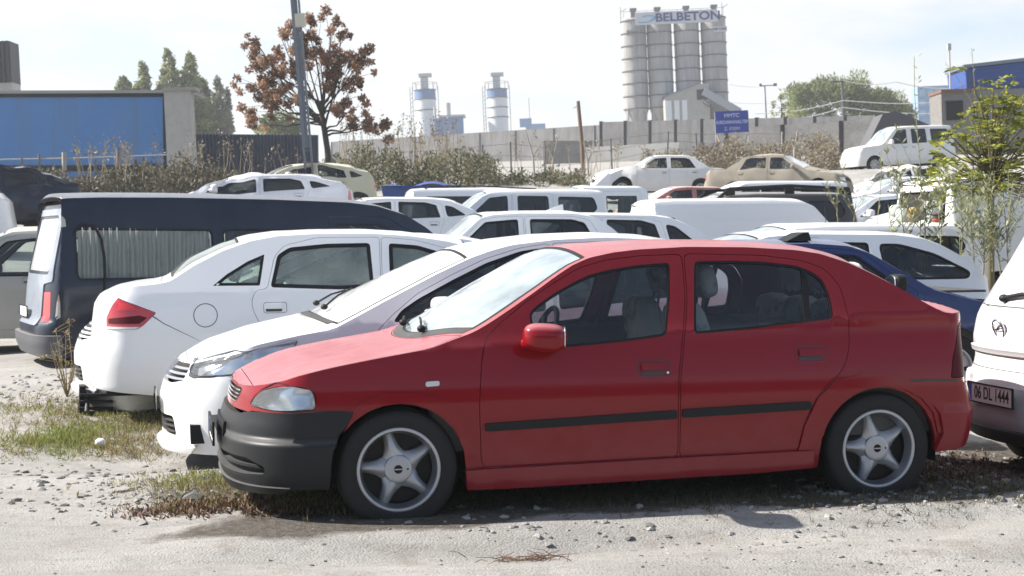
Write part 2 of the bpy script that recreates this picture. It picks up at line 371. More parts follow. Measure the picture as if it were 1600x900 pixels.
def mirror_mb(m):
    for v in m.v: v[:,1]*=-1
    m.f=[f[::-1] for f in m.f]; m.n=[None if n is None else [tuple(np.array(k)*[1,-1,1]) for k in n][::-1] for n in m.n]
    return m
def pbuild(name,mats,parent,M_,outer,holes=(),step=.05,off=0,fl=.02,seam=None):
    "the same panel as one part on either side of the car"
    r=[]
    for sg in (1,-1):
        m=MB(); panel(m,M_,outer,holes,step,off,fl,mirror=False,seam=seam)
        if sg<0: mirror_mb(m)
        r.append(m.build(name,mats,parent))
    return r
def posemat(p):
    x,y,z,th,ti,pi_=p
    return Matrix.Translation((x,y,z))@Matrix.Rotation(th,4,'Z')@Matrix.Rotation(ti,4,'Y')@Matrix.Rotation(pi_,4,'X')
WHEELS={}
def wheel_meshes(style,R,rr,wd):
    key=(style,R,rr,wd)
    if key in WHEELS: return WHEELS[key]
    t=MB(); h=wd/2
    prof=[(-h*.78,rr-.005),(-h*.97,rr+.012),(-h*1.02,rr+(R-rr)*.35),(-h*1.0,rr+(R-rr)*.7),(-h*.90,R-.012),(-h*.76,R-.003),(-h*.4,R),(0,R+.001),(h*.4,R),(h*.76,R-.003),(h*.9,R-.012),(h,rr+(R-rr)*.6),(h*.9,rr)]
    fine=[]
    P=np.array(prof); tt=np.linspace(0,len(P)-1,40); P2=np.stack([np.interp(tt,range(len(P)),P[:,i]) for i in range(2)],-1)
    t.lathe(P2,56)
    for gx in (-.5,0,.5):   # tread ribs
        t.lathe([(gx*h-.012,R+.0015),(gx*h-.010,R+.005),(gx*h+.010,R+.005),(gx*h+.012,R+.0015)],56)
    r=MB()
    r.lathe([(-h*.80,rr+.006),(-h*.92,rr+.008),(-h*.97,rr+.001),(-h*.93,rr-.009)],56,mi=0); r.lathe([(-h*.93,rr-.009),(-h*.86,rr-.014),(-h*.60,rr-.018),(-h*.35,rr-.028)],56,mi=1); r.lathe([(-h*.35,rr-.028),(h*.6,rr-.035)],56,mi=2)
    r.lathe([(h*.05,rr-.03),(h*.05,.02)],40,mi=2)            # brake/back plate
    r.lathe([(-h*.02,rr*.62),(-h*.02,rr*.2)],40,mi=2)
    if style=='star':
        nb=5; ro=rr-.020; fy=-h*.60
        for k in range(nb):
            a0=2*PI*k/nb+rad(104)
            def pt(rad_,wid,y): 
                ca,sa=math.cos(a0),math.sin(a0); return [(rad_*ca-wd_*sa,y,rad_*sa+wd_*ca) for wd_ in (-wid,-wid*.55,0,wid*.55,wid)]
            rows=[]
            for (q,wi,yy,dm) in ((.03,.058,fy,.0),(.060,.063,fy-.002,.004),(.082,.050,fy-.003,.007),(.105,.038,fy-.004,.011),(.13,.031,fy-.002,.012),(.16,.027,fy+.004,.010),(ro+.004,.028,fy+.016,.005)):
                p=pt(q,wi,yy); hgt=(.030,.010,0,.010,.030); rows.append([(x,y+h_-dm*(1-abs(i-2)/2),z) for i,((x,y,z),h_) in enumerate(zip(p,hgt))])
            V=np.array(rows).reshape(-1,3); m=5; F=[(i*m+j,(i+1)*m+j,(i+1)*m+j+1,i*m+j+1) for i in range(len(rows)-1) for j in range(m-1)]
            # smooth normals by accumulation
            NN=np.zeros_like(V)
            for f in F:
                nn=np.cross(V[f[2]]-V[f[0]],V[f[3]]-V[f[1]]); nn/=np.linalg.norm(nn)+1e-9
                if nn[1]>0: nn=-nn
                for i in f: NN[i]+=nn
            NN/=np.linalg.norm(NN,axis=1,keepdims=True)+1e-9
            F=[f if np.cross(V[f[2]]-V[f[0]],V[f[3]]-V[f[1]])[1]<0 else f[::-1] for f in F]
            r.add(V,F,[tuple(q) for q in NN])
            # spoke flanks
            for side in (0,4):
                V2=[];F2=[]
                for i,row in enumerate(rows): V2+= [row[side],(row[side][0],row[side][1]+.05,row[side][2])]
                for i in range(len(rows)-1): F2.append((2*i,2*i+1,2*i+3,2*i+2))
                r.add(np.array(V2),F2,None)
        r.lathe([(fy-.011,0.0005),(fy-.012,.045),(fy-.010,.066),(fy-.004,.071),(fy+.02,.072)],40,mi=3)
        r.lathe([(fy-.0135,.0005),(fy-.0135,.021),(fy-.011,.022)],24,mi=4)
        r.box((0,fy-.0145,0),(.04,.002,.006),mi=3)
        for k in (0,):
            a=rad(0); r.lathe([(fy-.0135,.0005),(fy-.0135,.005),(fy-.01,.0055)],10,c=(.048,0,.0),mi=4)
    else:
        nb=7 if style=='cover' else 10; fy=-h*.62
        r.lathe([(fy-.01,.0005),(fy-.012,.03),(fy-.004,rr*.45),(fy+.004,rr*.8),(fy-.006,rr-.012),(fy+.01,rr-.004)],48)
        for k in range(nb):
            a=2*PI*k/nb; c_,s_=math.cos(a),math.sin(a); q=rr*.66
            V=[]
            for (dr,dt) in ((-.035,-.010),(.035,-.022),(.035,.022),(-.035,.010)):
                V.append(((q+dr)*c_-dt*s_,fy-.004,(q+dr)*s_+dt*c_))
            r.add(np.array(V),[(0,1,2,3)],None,4)
            r.lathe([(fy-.016,.0005),(fy-.014,.008)],8,c=(.05*c_,0,.05*s_),mi=4)
    to=t.build('tyre',TYRE); ro_=r.build('rim',[ALLOY if style=='star' else STEEL,ALLOYD if style=='star' else STEEL,DISC,ALLOY if style=='star' else STEEL,RUB])
    WHEELS[key]=(to.data,ro_.data); bpy.data.objects.remove(to); bpy.data.objects.remove(ro_)
    return WHEELS[key]
def add_wheel(root,x,y,z,style,R,rr,wd,rot=0):
    td,rd=wheel_meshes(style,R,rr,wd)
    w=empty('wheel',(x,y,z),root)
    w.rotation_euler=(0,rot,0) if y<0 else (0,rot,PI)
    for n,d in (('tyre',td),('rim',rd)):
        o=bpy.data.objects.new(n,d); sc.collection.objects.link(o); o.parent=w
def seat(mb,x,y,z,mi=0,face=-1,w=.46,cover=None):
    "one seat, its back leaning away from the face direction"
    R=Matrix.Rotation(rad(-12*face*-1),3,'Y')
    mb.ellip((x,y,z+.12),(.52,w,.20),.45,10,mi)
    mb.ellip((x-face*.26,y,z+.42),(.16,w,.62),.5,10,mi,R=R)
    mb.tube([(x-face*.30,y-.05,z+.66),(x-face*.32,y-.05,z+.80)],.008,6,1); mb.tube([(x-face*.30,y+.05,z+.66),(x-face*.32,y+.05,z+.80)],.008,6,1)
    mb.ellip((x-face*.33,y,z+.83),(.11,.25,.19),.65,10,mi if cover is None else cover,R=R)
def plate_text(parent,txt,loc,rot,size=.075,wd=.52,mat_=None,blue=True):
    o=parent
    tx=text_obj('characters',txt,size,INK,o,ext=.001); return tx
def text_obj(name,txt,size,m,parent,ext=.002,mw=None,bold=0,sx=1):
    cu=bpy.data.curves.new(name,'FONT'); cu.body=txt; cu.size=size; cu.extrude=ext; cu.align_x='CENTER'; cu.align_y='CENTER'; cu.offset=bold; cu.resolution_u=3
    t=bpy.data.objects.new(name,cu); sc.collection.objects.link(t); bpy.context.view_layer.update()
    me=bpy.data.meshes.new_from_object(t.evaluated_get(bpy.context.evaluated_depsgraph_get())); bpy.data.objects.remove(t)
    for v in me.vertices: v.co.x*=sx
    me.materials.clear(); me.materials.append(m)
    o=bpy.data.objects.new(name,me); sc.collection.objects.link(o)
    if parent is not None: o.parent=parent
    if mw is not None: o.matrix_local=mw
    return o
def add_plate(root,x,z,face,txt,name='number_plate',y=0,tilt=0,wd=.52,ht=.112):
    "face -1: looks to local -x, +1: to +x"
    mb=MB(); mb.box((0,0,0),(.008,wd,ht)); mb.box((face*.0045,face*(-wd/2+.022),0) ,(.002,.04,ht-.01),mi=1)
    fr=.004
    for s_ in (-1,1): mb.box((face*.003,0,s_*(ht/2+.002)),(.012,wd+.012,.008),mi=2); mb.box((face*.003,s_*(wd/2+.002),0),(.012,.008,ht+.012),mi=2)
    o=mb.build(name,[PLATE,BLUEB,RUB],root); o.location=(x,y,z); o.rotation_euler=(0,tilt,0)
    if txt:
        mw=Matrix(((0,0,face,face*.0055),(face,0,0,face*.02),(0,1,0,0),(0,0,0,1)))
        text_obj('characters',txt,ht*.95,INK,o,.0008,mw,bold=.001,sx=.80)
    return o
def shift(poly,dx=0,dz=0): return [(a+dx,b+dz) for a,b in poly]
def arch(xc,zc,r,zb=.0,n=14,wide=1.0):
    p=[(xc-r*wide,zb)]
    for k in range(n+1):
        a=PI-PI*k/n; p.append((xc+r*wide*math.cos(a),zc+r*math.sin(a)))
    return p+[(xc+r*wide,zb)]
def flipspec(sp):
    L=sp['L']; q=dict(sp)
    fx=lambda a:[(L-x,z) for x,z in a][::-1]
    for k in ('T','belt','crown','bot'):
        if k in q: q[k]=fx(q[k])
    q['cf'],q['cr']=sp.get('cr',.4),sp.get('cf',.42); q['nf'],q['nr']=sp.get('nr',2.6),sp.get('nf',2.4)
    q['fin'],q['rin']=sp.get('rin',((0,0),(3,0))),sp.get('fin',((0,0),(3,0)))
    q['wheels']=[L-x for x in sp['wheels']]
    if 'doors' in q: q['doors']=[dict(d,poly=fx(d['poly']),win=[fx(w_) for w_ in d.get('win',[])],hx=(L-d['hx'][0],d['hx'][1]) if 'hx' in d else None) for d in sp['doors']]
    for k in ('windows','blanks'):
        if k in q: q[k]=[(fx(p[0]),)+tuple(p[1:]) for p in sp[k]]
    for k in ('hood','screen','back','deck'):
        if sp.get(k): q[k]=(L-sp[k][1],L-sp[k][0])+tuple(sp[k][2:])
    fp=lambda t:(({'y':'Y','Y':'y'}[t[0]],t[1],t[2]) if len(t)==3 else (L-t[0],t[1]))
    if 'lamps' in q: q['lamps']=[(n,[fp(t) for t in p],m,*r) for n,p,m,*r in sp['lamps']]
    if 'mirror' in q and sp['mirror']: q['mirror']=(L-sp['mirror'][0],sp['mirror'][1])
    if 'seats' in q: q['seats']=[L-x for x in sp['seats']]
    if 'ends' in q: q['ends']=[(n,'r' if e=='f' else 'f',p,m,*r) for n,e,p,m,*r in sp['ends']]
    q['dirn']=-sp.get('dirn',-1)
    return q
def car(name,label,cat,sp,pose,body,group=None,step=.09,glassm=None,detail=True,skip=(),wheel='cover',R=.30,screen_mat=None,trim=None,wstyle_rot=0,interior=True,body_off=0):
    "build one car from its spec as parts under an Empty; x runs from the left end to the right end in the picture"
    S=Surf(**sp); L=S.L; hw=S.hw; glassm=glassm or GLS; screen_mat=screen_mat or GLW; trim=trim or RUB
    mwm=posemat(pose); root=empty(name,mw=mwm); tag(root,label,cat,group)
    dirn=sp.get('dirn',-1)
    def q(poly):
        o=[]
        for t in poly:
            if len(t)==3:
                k,a,z=t; h=len(S.s)//2
                if k=='y': s_=math.copysign(np.interp(abs(a),S.by[:h],S.s[:h]),a)
                elif k=='Y': s_=S.send+math.copysign(S.send-np.interp(abs(a),S.by[h:][::-1],S.s[h:][::-1]),-a)
                else: s_=a
                o.append((float(s_),z))
            else: o.append((float(S.S(t[0])),t[1]))
        return o
    holes=[];
    wh=sp['wheels']; ar=sp.get('archr',R+.055); az=sp.get('archz',R)
    arches=[q(arch(x,az,ar,zb=-.05,wide=sp.get('archw',1.0))) for x in wh]
    holes+=arches
    doorq=[]
    for d in sp.get('doors',[]):
        p=q(rnd(d['poly'],d.get('r',.035))); holes.append(p); doorq.append(p)
    winq=[]
    for wd in sp.get('windows',[]):
        p=q(rnd(wd[0],wd[1] if len(wd)>1 else .03)); holes.append(p); winq.append(p)
    lampq=[]
    for (n,p,m,*r) in sp.get('lamps',[]):
        p=q(p); p=rnd(p,r[0] if r else .02); holes.append(p); lampq.append((n,p,m))
    endq=[]
    for (n,e,p,m,*r) in sp.get('ends',[]):
        pp=q([('y' if e=='f' else 'Y',a,z) for a,z in p]); pp=rnd(pp,r[0] if r else .02); endq.append((n,pp,m,r[1] if len(r)>1 else -.004))
    cut=[p for n,p,m,o_ in endq if n not in ('emblem',)]
    holes+=cut
    holes+=[q(p) for p in sp.get('cuts',[])]
    bot=sp.get('bot',((0,.22),(L,.22))); bz=np.array(bot,float).T
    ss=np.linspace(0,S.send,140); top=[(a,float(S.Tz(a))) for a in ss]; bx=np.interp(ss,S.s,S.bx)
    outer=[(a,float(np.interp(b,*bz))) for a,b in zip(ss,bx)]+top[::-1]
    b=MB()
    if 'body' not in skip:
        panel(b,S.W,outer,holes,step,fl=.03,seam=lambda p:p[0]<1e-4 or p[0]>S.send-1e-4 or abs(p[1]-S.Tz(p[0]))<2e-4,off=body_off)
    sh=[]; U=S.U
    def srect(a,b_,v0,v1=None,n=16,bow=0,bow2=0):
        v1=v0 if v1 is None else v1
        ua,ub=float(U(a)),float(U(b_)); o=[]
        for k in range(n+1):
            t=-1+2*k/n; o.append((ua-bow*(1-t*t),.7*v0*t))
        for k in range(n+1):
            t=1-2*k/n; o.append((ub-bow2*(1-t*t),.7*v1*t))
        return rnd(o,.012,2)
    parts=[]
    if sp.get('screen'): a,b_,v0,v1=sp['screen']; bw=sp.get('bow',0); scr=srect(a,b_,v0,v1,bow=bw if dirn<0 else -bw*0); sh.append(scr)
    if sp.get('back'): a,b_,v0,v1=sp['back']; bk=srect(a,b_,v0,v1); sh.append(bk)
    if sp.get('hood'):
        a,b_=sp['hood'][:2]; hd=srect(a,b_,.985,bow2=(sp.get('bow',0) if dirn<0 else 0)); sh.append(hd)
    if sp.get('deck'):
        a,b_=sp['deck'][:2]; dk=srect(a,b_,.975); sh.append(dk)
    if 'top' not in skip:
        panel(b,S.P,[(0,-.7),(S.uend,-.7),(S.uend,.7),(0,.7)],sh,step,fl=.0,mirror=False)
    b.build('body',body,root)
    if sp.get('hood') and 'hood' not in skip:
        m=MB(); panel(m,S.P,inset(hd,.004),(),step,mirror=False,fl=.02); m.build('hood',body,root)
    if sp.get('deck') and 'deck' not in skip:
        m=MB(); panel(m,S.P,inset(dk,.004),(),step,mirror=False,fl=.02); m.build('boot_lid',body,root)
    if sp.get('screen'):
        m=MB(); panel(m,S.P,inset(scr,.002),(),step,mirror=False,off=-.004,fl=.01); m.build('windscreen',screen_mat,root)
        m=MB(); panel(m,S.P,scr,[inset(scr,.022)],step,mirror=False,off=-.001,fl=.008); m.build('windscreen_seal',RUB,root)
    if sp.get('back'):
        m=MB(); panel(m,S.P,inset(bk,.002),(),step,mirror=False,off=-.004,fl=.01); m.build('rear_window',sp.get('backmat') or glassm,root)
        m=MB(); panel(m,S.P,bk,[inset(bk,.022)],step,mirror=False,off=-.001,fl=.008); m.build('rear_window_seal',RUB,root)
    def window(p,parent,nm='side_window',ring=.022,gm=None):
        if gm is not None and not isinstance(gm,bpy.types.Material): gm=None
        rs=pbuild(nm,gm or glassm,parent,S.W,inset(p,ring-.008),(),step,-.010,0)
        for sg,o in zip((1,-1),rs):
            m=MB(); panel(m,S.W,p,[inset(p,ring)],step,off=-.004,fl=.012,mirror=False)
            if sg<0: mirror_mb(m)
            m.build('window_seal',trim,o)
    for d,p in zip(sp.get('doors',[]),doorq):
        gap=inset(p,.0035); ww=[q(rnd(w_,d.get('wr',.03))) for w_ in d.get('win',[])]
        for sgn in (1,-1):
            m=MB(); panel(m,S.W,gap,ww,step,fl=.025,mirror=False)
            if sgn<0: 
                for v in m.v: v[:,1]*=-1
                m.f=[f[::-1] for f in m.f]; m.n=[None if n is None else [tuple(np.array(k)*[1,-1,1]) for k in n][::-1] for n in m.n]
            do=m.build(d.get('name','door'),body,root)
            def half(mm):
                if sgn<0:
                    for v in mm.v: v[:,1]*=-1
                    mm.f=[f[::-1] for f in mm.f]; mm.n=[None if n is None else [tuple(np.array(k)*[1,-1,1]) for k in n][::-1] for n in mm.n]
                return mm
            for w_ in ww:
                rg=d.get('ring',sp.get('ring',.020))
                m=MB(); panel(m,S.W,w_,[inset(w_,rg)],step,off=-.003,fl=.012,mirror=False); half(m).build('window_seal',trim,do)
                m=MB(); panel(m,S.W,inset(w_,rg-.008),(),step,off=-.010,fl=0,mirror=False); half(m).build('window_glass',d.get('glass') or glassm,do)
            if d.get('hx'):
                hx,hz=d['hx']; m=MB(); pr=q(rnd([(hx-.090,hz-.042),(hx+.090,hz-.042),(hx+.090,hz+.042),(hx-.090,hz+.042)],.024))
                panel(m,S.W,pr,[inset(pr,.0035)],.03,off=.0012,fl=.0,mirror=False,mi=1)
                pr2=q(rnd([(hx-.072,hz-.030),(hx+.052,hz-.030),(hx+.052,hz-.006),(hx-.072,hz-.006)],.008)); panel(m,S.W,pr2,(),.04,off=.003,fl=.002,mirror=False,mi=1)
                pr3=q(rnd([(hx-.074,hz-.008),(hx+.054,hz-.008),(hx+.054,hz+.030),(hx-.074,hz+.030)],.010)); panel(m,S.W,pr3,(),.04,off=.014,fl=.013,mirror=False)
                half(m).build('handle',[sp.get('hmat') or body,DARKP],do)
            if d.get('mould'):
                m=MB(); pr=q(rnd(d['mould'],.012)); panel(m,S.W,pr,(),.06,off=.014,fl=.016,mirror=False); half(m).build('rubbing_strip',trim,do)
    for p,wd in zip(winq,sp.get('windows',[])): window(p,root,gm=wd[2] if len(wd)>2 else None)
    for n,p,m_ in lampq:
        rs=pbuild(n,m_,root,S.W,inset(p,.004),(),min(step,.05),.002,.02)
        if m_ is LENS:
            for sg,o in zip((1,-1),rs):
                m=MB(); panel(m,S.W,inset(p,.002),(),.03,off=lambda s_,z:-.045-.006*np.sin(s_*22)*np.sin(z*40),fl=-.05,mirror=False)
                if sg<0: mirror_mb(m)
                m.build('reflector',LAMPIN,o)
    for n,p,m_,o_ in endq:
        m=MB(); panel(m,S.W,p if n=='emblem' else inset(p,.003),(),min(step,.06),off=o_,fl=.015,mirror=False); m.build(n,m_,root)
    # cabin floor, wheel housings and door linings that close the shell
    m=MB(); zt=.34
    m.box((L/2,0,.30),(L-.35,2*hw-.36,.12)); 
    for x in wh:
        for sg in (1,-1):
            V=[];n_=14; y0=sg*(hw-.07); y1=sg*(hw-.36); r_=ar+.012
            for k in range(n_+1):
                a=PI*k/n_; V+=[(x+r_*math.cos(a),y0,az+r_*math.sin(a)),(x+r_*math.cos(a),y1,az+r_*math.sin(a))]
            V+=[(x-r_,y0,.2),(x-r_,y1,.2),(x+r_,y0,.2),(x+r_,y1,.2)]; e=2*n_
            F=[(2*k,2*k+2,2*k+3,2*k+1) for k in range(n_)]+[(e,e+2,e+3,e+1),(e+4,0,1,e+5)]
            F.append(tuple([2*k+1 for k in range(n_+1)]+[e+3,e+5])); m.add(np.array(V),F)
    x0,x1=min(wh)+ar+.02,max(wh)-ar-.02
    for sg in (1,-1): m.box(((x0+x1)/2,sg*(hw-.13),.36),(x1-x0,.03,.24))
    m.box((.28,0,.42),(.1,2*hw-.7,.34)); m.box((L-.28,0,.42),(.1,2*hw-.6,.34))
    m.build('underbody',UNDER,root)
    if interior and sp.get('cabin'):
        ca,cb=sp['cabin']; m=MB(); xs=np.linspace(ca,cb,20); bb=[float(np.interp(x,*S.belt))-.035 for x in xs]
        pl=[(float(S.S(x)),.36) for x in xs]+[(float(S.S(x)),z) for x,z in list(zip(xs,bb))[::-1]]
        panel(m,S.W,pl,(),.15,off=-.07,fl=-.0)
        for x,zz in zip((ca,cb),(bb[0],bb[-1])): m.box((x,0,(zz+.36)/2),(.03,2*hw-.22,zz-.36))
        if sp.get('parcel'): pa,pb,pz=sp['parcel']; m.box(((pa+pb)/2,0,pz),(pb-pa,2*hw-.34,.02))
        m.build('cabin_lining',TRIM,root)
        m=MB()
        for i,x in enumerate(sp.get('seats',[])):
            isrear=(i>0)
            for y in ((-.37,.37) if not isrear else (-.40,0,.40)): seat(m,x,y,sp.get('seatz',.36),mi=0,face=dirn,w=.48 if not isrear else .42,cover=None)
        if sp.get('seats'): m.build('seats',[sp.get('seatmat') or SEAT,RUB],root)
        if sp.get('seats') and detail:
            x=sp['seats'][0]+dirn*.62; m=MB(); dz=float(np.interp(x,*S.belt))
            m.ellip((x+dirn*.25,0,dz-.09),(.55,2*hw-.36,.24),.4,10); m.build('dashboard',TRIM,root)
            m=MB(); Rm=Matrix.Rotation(rad(-68*dirn*-1),3,'Y'); pts=[tuple(Rm@Vector((.18*math.cos(a),.18*math.sin(a),0))) for a in np.linspace(0,2*PI,25)]
            yy=-.37 if dirn<0 else .37
            c_=np.array((x+dirn*-.03,yy,dz-.02)); m.tube(np.array(pts)+c_,.014,8,cap=False); m.tube([c_+np.array(pts[3]),c_,c_+np.array(pts[15])],.016,6); m.tube([c_,c_+np.array((dirn*.25,0,-.12))],.03,8); m.build('steering_wheel',RUB,root)
    if sp.get('mirror') and 'mirror' not in skip:
        mx,mz=sp['mirror']; sy=float(S.F0(np.array([S.S(mx)]),np.array([mz]))[0][1])
        for sg in (-1,1):
            m=MB(); ms=sp.get('mirsize',(.13,.22,.15)); m.ellip((mx+dirn*-.04,sg*(sy+.045+ms[1]/2),mz+.04),ms,.62,14); m.ellip((mx,sg*(sy+.03),mz-.0),(.12,.12,.06),.6,8,mi=1)
            o=m.build('door_mirror',[body if not sp.get('mirblack') else RUB,RUB if sp.get('mirblack') else body],root)
            m=MB(); m.ellip((mx+dirn*-.04-dirn*ms[0]*.46,sg*(sy+.045+ms[1]/2),mz+.04),(.02,ms[1]*.86,ms[2]*.82),.5,10); m.build('mirror_glass',CHROME,o)
    if wheel and 'wheels' not in skip:
        for x in wh:
            for sg in (-1,1): add_wheel(root,x,sg*(hw-.115),R-.012,wheel,R,sp.get('rimr',.19),.185,wstyle_rot)
    return root,S,q
# ------------------------------------------------------------------ the red hatchback
RED=paint('faded_red_paint',(.215,.0012,.006),dust=.0,mud=.07,updust_glare=.36,spec=.1,rough=.42,coat=.6,dustcol=(.60,.34,.37),coatr=.09)  # pink on upward faces: faded coat with sun and sky glare painted in
RED_T=[(0,.690),(.05,.697),(.09,.707),(.14,.723),(.22,.743),(.29,.765),(.52,.81),(.68,.838),(.98,.885),(1.14,.937),(1.21,.959),(1.30,1.004),(1.42,1.074),(1.57,1.166),(1.67,1.23),(1.77,1.289),(1.87,1.329),(2.01,1.356),(2.15,1.370),(2.42,1.381),(2.76,1.376),(3.05,1.358),(3.19,1.336),(3.34,1.287),(3.43,1.246),(3.59,1.162),(3.76,1.058),(3.85,1.010),(3.90,1.004),(4.08,1.012),(4.15,1.004)]
RED_SP=dict(L=4.15,hw=.855,cf=.46,cr=.30,nf=2.6,nr=3.0,barrel=.045,T=RED_T,
 fin=((0,.08),(.18,.04),(.26,.0),(.45,.0),(.52,.01),(.56,.03),(.60,.035),(.66,.045),(.72,.065),(.80,.12),(.9,.2),(3,.6)),
 rin=((0,.18),(.2,.13),(.32,.075),(.45,.045),(.56,.045),(.62,.075),(.75,.08),(.9,.085),(.985,.08),(1.05,.09),(1.3,.5),(3,.6)),
 low=((0,.11),(.17,.055),(.25,.025),(.36,.008),(.5,0),(.62,0),(.72,.010),(.84,.035),(.93,.060),(3,.06)),
 belt=((0,.84),(1.2,.89),(3.3,.985),(4.15,1.0)),tum=((0,0),(.02,.012),(.45,.20),(2,.9)),
 crown=((0,.0),(.12,.010),(.4,.016),(.9,.020),(1.0,.022),(1.26,.100),(1.45,.105),(1.8,.07),(2.1,.045),(3.1,.045),(3.4,.08),(3.75,.055),(3.88,.035),(4.0,.05),(4.15,.035)),
 bot=((0,.20),(.5,.20),(1.15,.18),(3.05,.20),(3.6,.25),(3.9,.28),(4.15,.33)),
 ring=.013,wheels=[.82,3.426],archr=.345,archz=.275,rimr=.205,
 doors=[dict(poly=[(1.225,.59),(1.235,.73),(1.245,.83),(1.265,.91),(1.30,.96),(1.37,1.015),(1.52,1.120),(1.67,1.207),(1.81,1.279),(1.96,1.319),(2.15,1.338),(2.39,1.344),(2.37,1.11),(2.325,.92),(2.285,.70),(2.28,.55),(2.28,.292),(1.69,.286),(1.26,.281),(1.235,.31)],
   win=[[(1.51,1.047),(1.56,1.089),(1.66,1.148),(1.76,1.198),(1.85,1.237),(1.95,1.262),(2.10,1.284),(2.19,1.292),(2.315,1.299),(2.285,1.11),(2.235,.922),(2.02,.899),(1.81,.884),(1.60,.872),(1.53,.90)]],hx=(2.155,.757),mould=[(1.255,.506),(2.268,.540),(2.268,.496),(1.255,.466)]),
  dict(poly=[(2.398,1.344),(2.46,1.346),(2.85,1.333),(3.08,1.302),(3.20,1.255),(3.265,1.165),(3.275,1.05),(3.275,.95),(3.27,.868),(3.245,.771),(3.19,.691),(3.12,.645),(3.05,.565),(2.995,.46),(2.965,.35),(2.955,.291),(2.288,.291),(2.288,.55),(2.293,.70),(2.333,.92),(2.378,1.11)],
   win=[[(2.452,1.305),(2.65,1.305),(2.84,1.298),(3.03,1.275),(3.12,1.240),(3.175,1.193),(3.195,1.11),(3.19,.990),(2.98,.970),(2.68,.945),(2.385,.927)]],hx=(3.04,.807),mould=[(2.30,.543),(3.02,.560),(3.02,.517),(2.30,.500)])],
 lamps=[('headlight',[('s',.573,.606),('s',.612,.652),('s',.665,.690),('s',.772,.713),('s',.922,.717),('s',1.002,.697),('s',1.026,.660),('s',1.017,.603),('s',.888,.592),('s',.724,.594)],LENS),
  ('tail_light',[('s',4.47,.655),('s',4.49,.76),('s',4.54,.86),('s',4.60,.945),('s',4.70,.962),('s',4.92,.955),('s',4.93,.66)],DREDL)],
 cuts=[[('s',-.01,.0),('s',-.01,.575),('s',.56,.575),('s',.60,.582),('s',.888,.586),('s',1.046,.590),('s',1.21,.583),('s',1.07,.3),('s',1.07,.0)]],
 hood=(.07,1.16),bow=.24,screen=(1.22,1.86,.955,.955),back=(3.36,3.86,.90,.90),deck=None,
 mirror=None,cabin=(1.0,3.75),seats=[2.27,3.14],parcel=(3.15,3.8,.93),seatmat=SEATG)
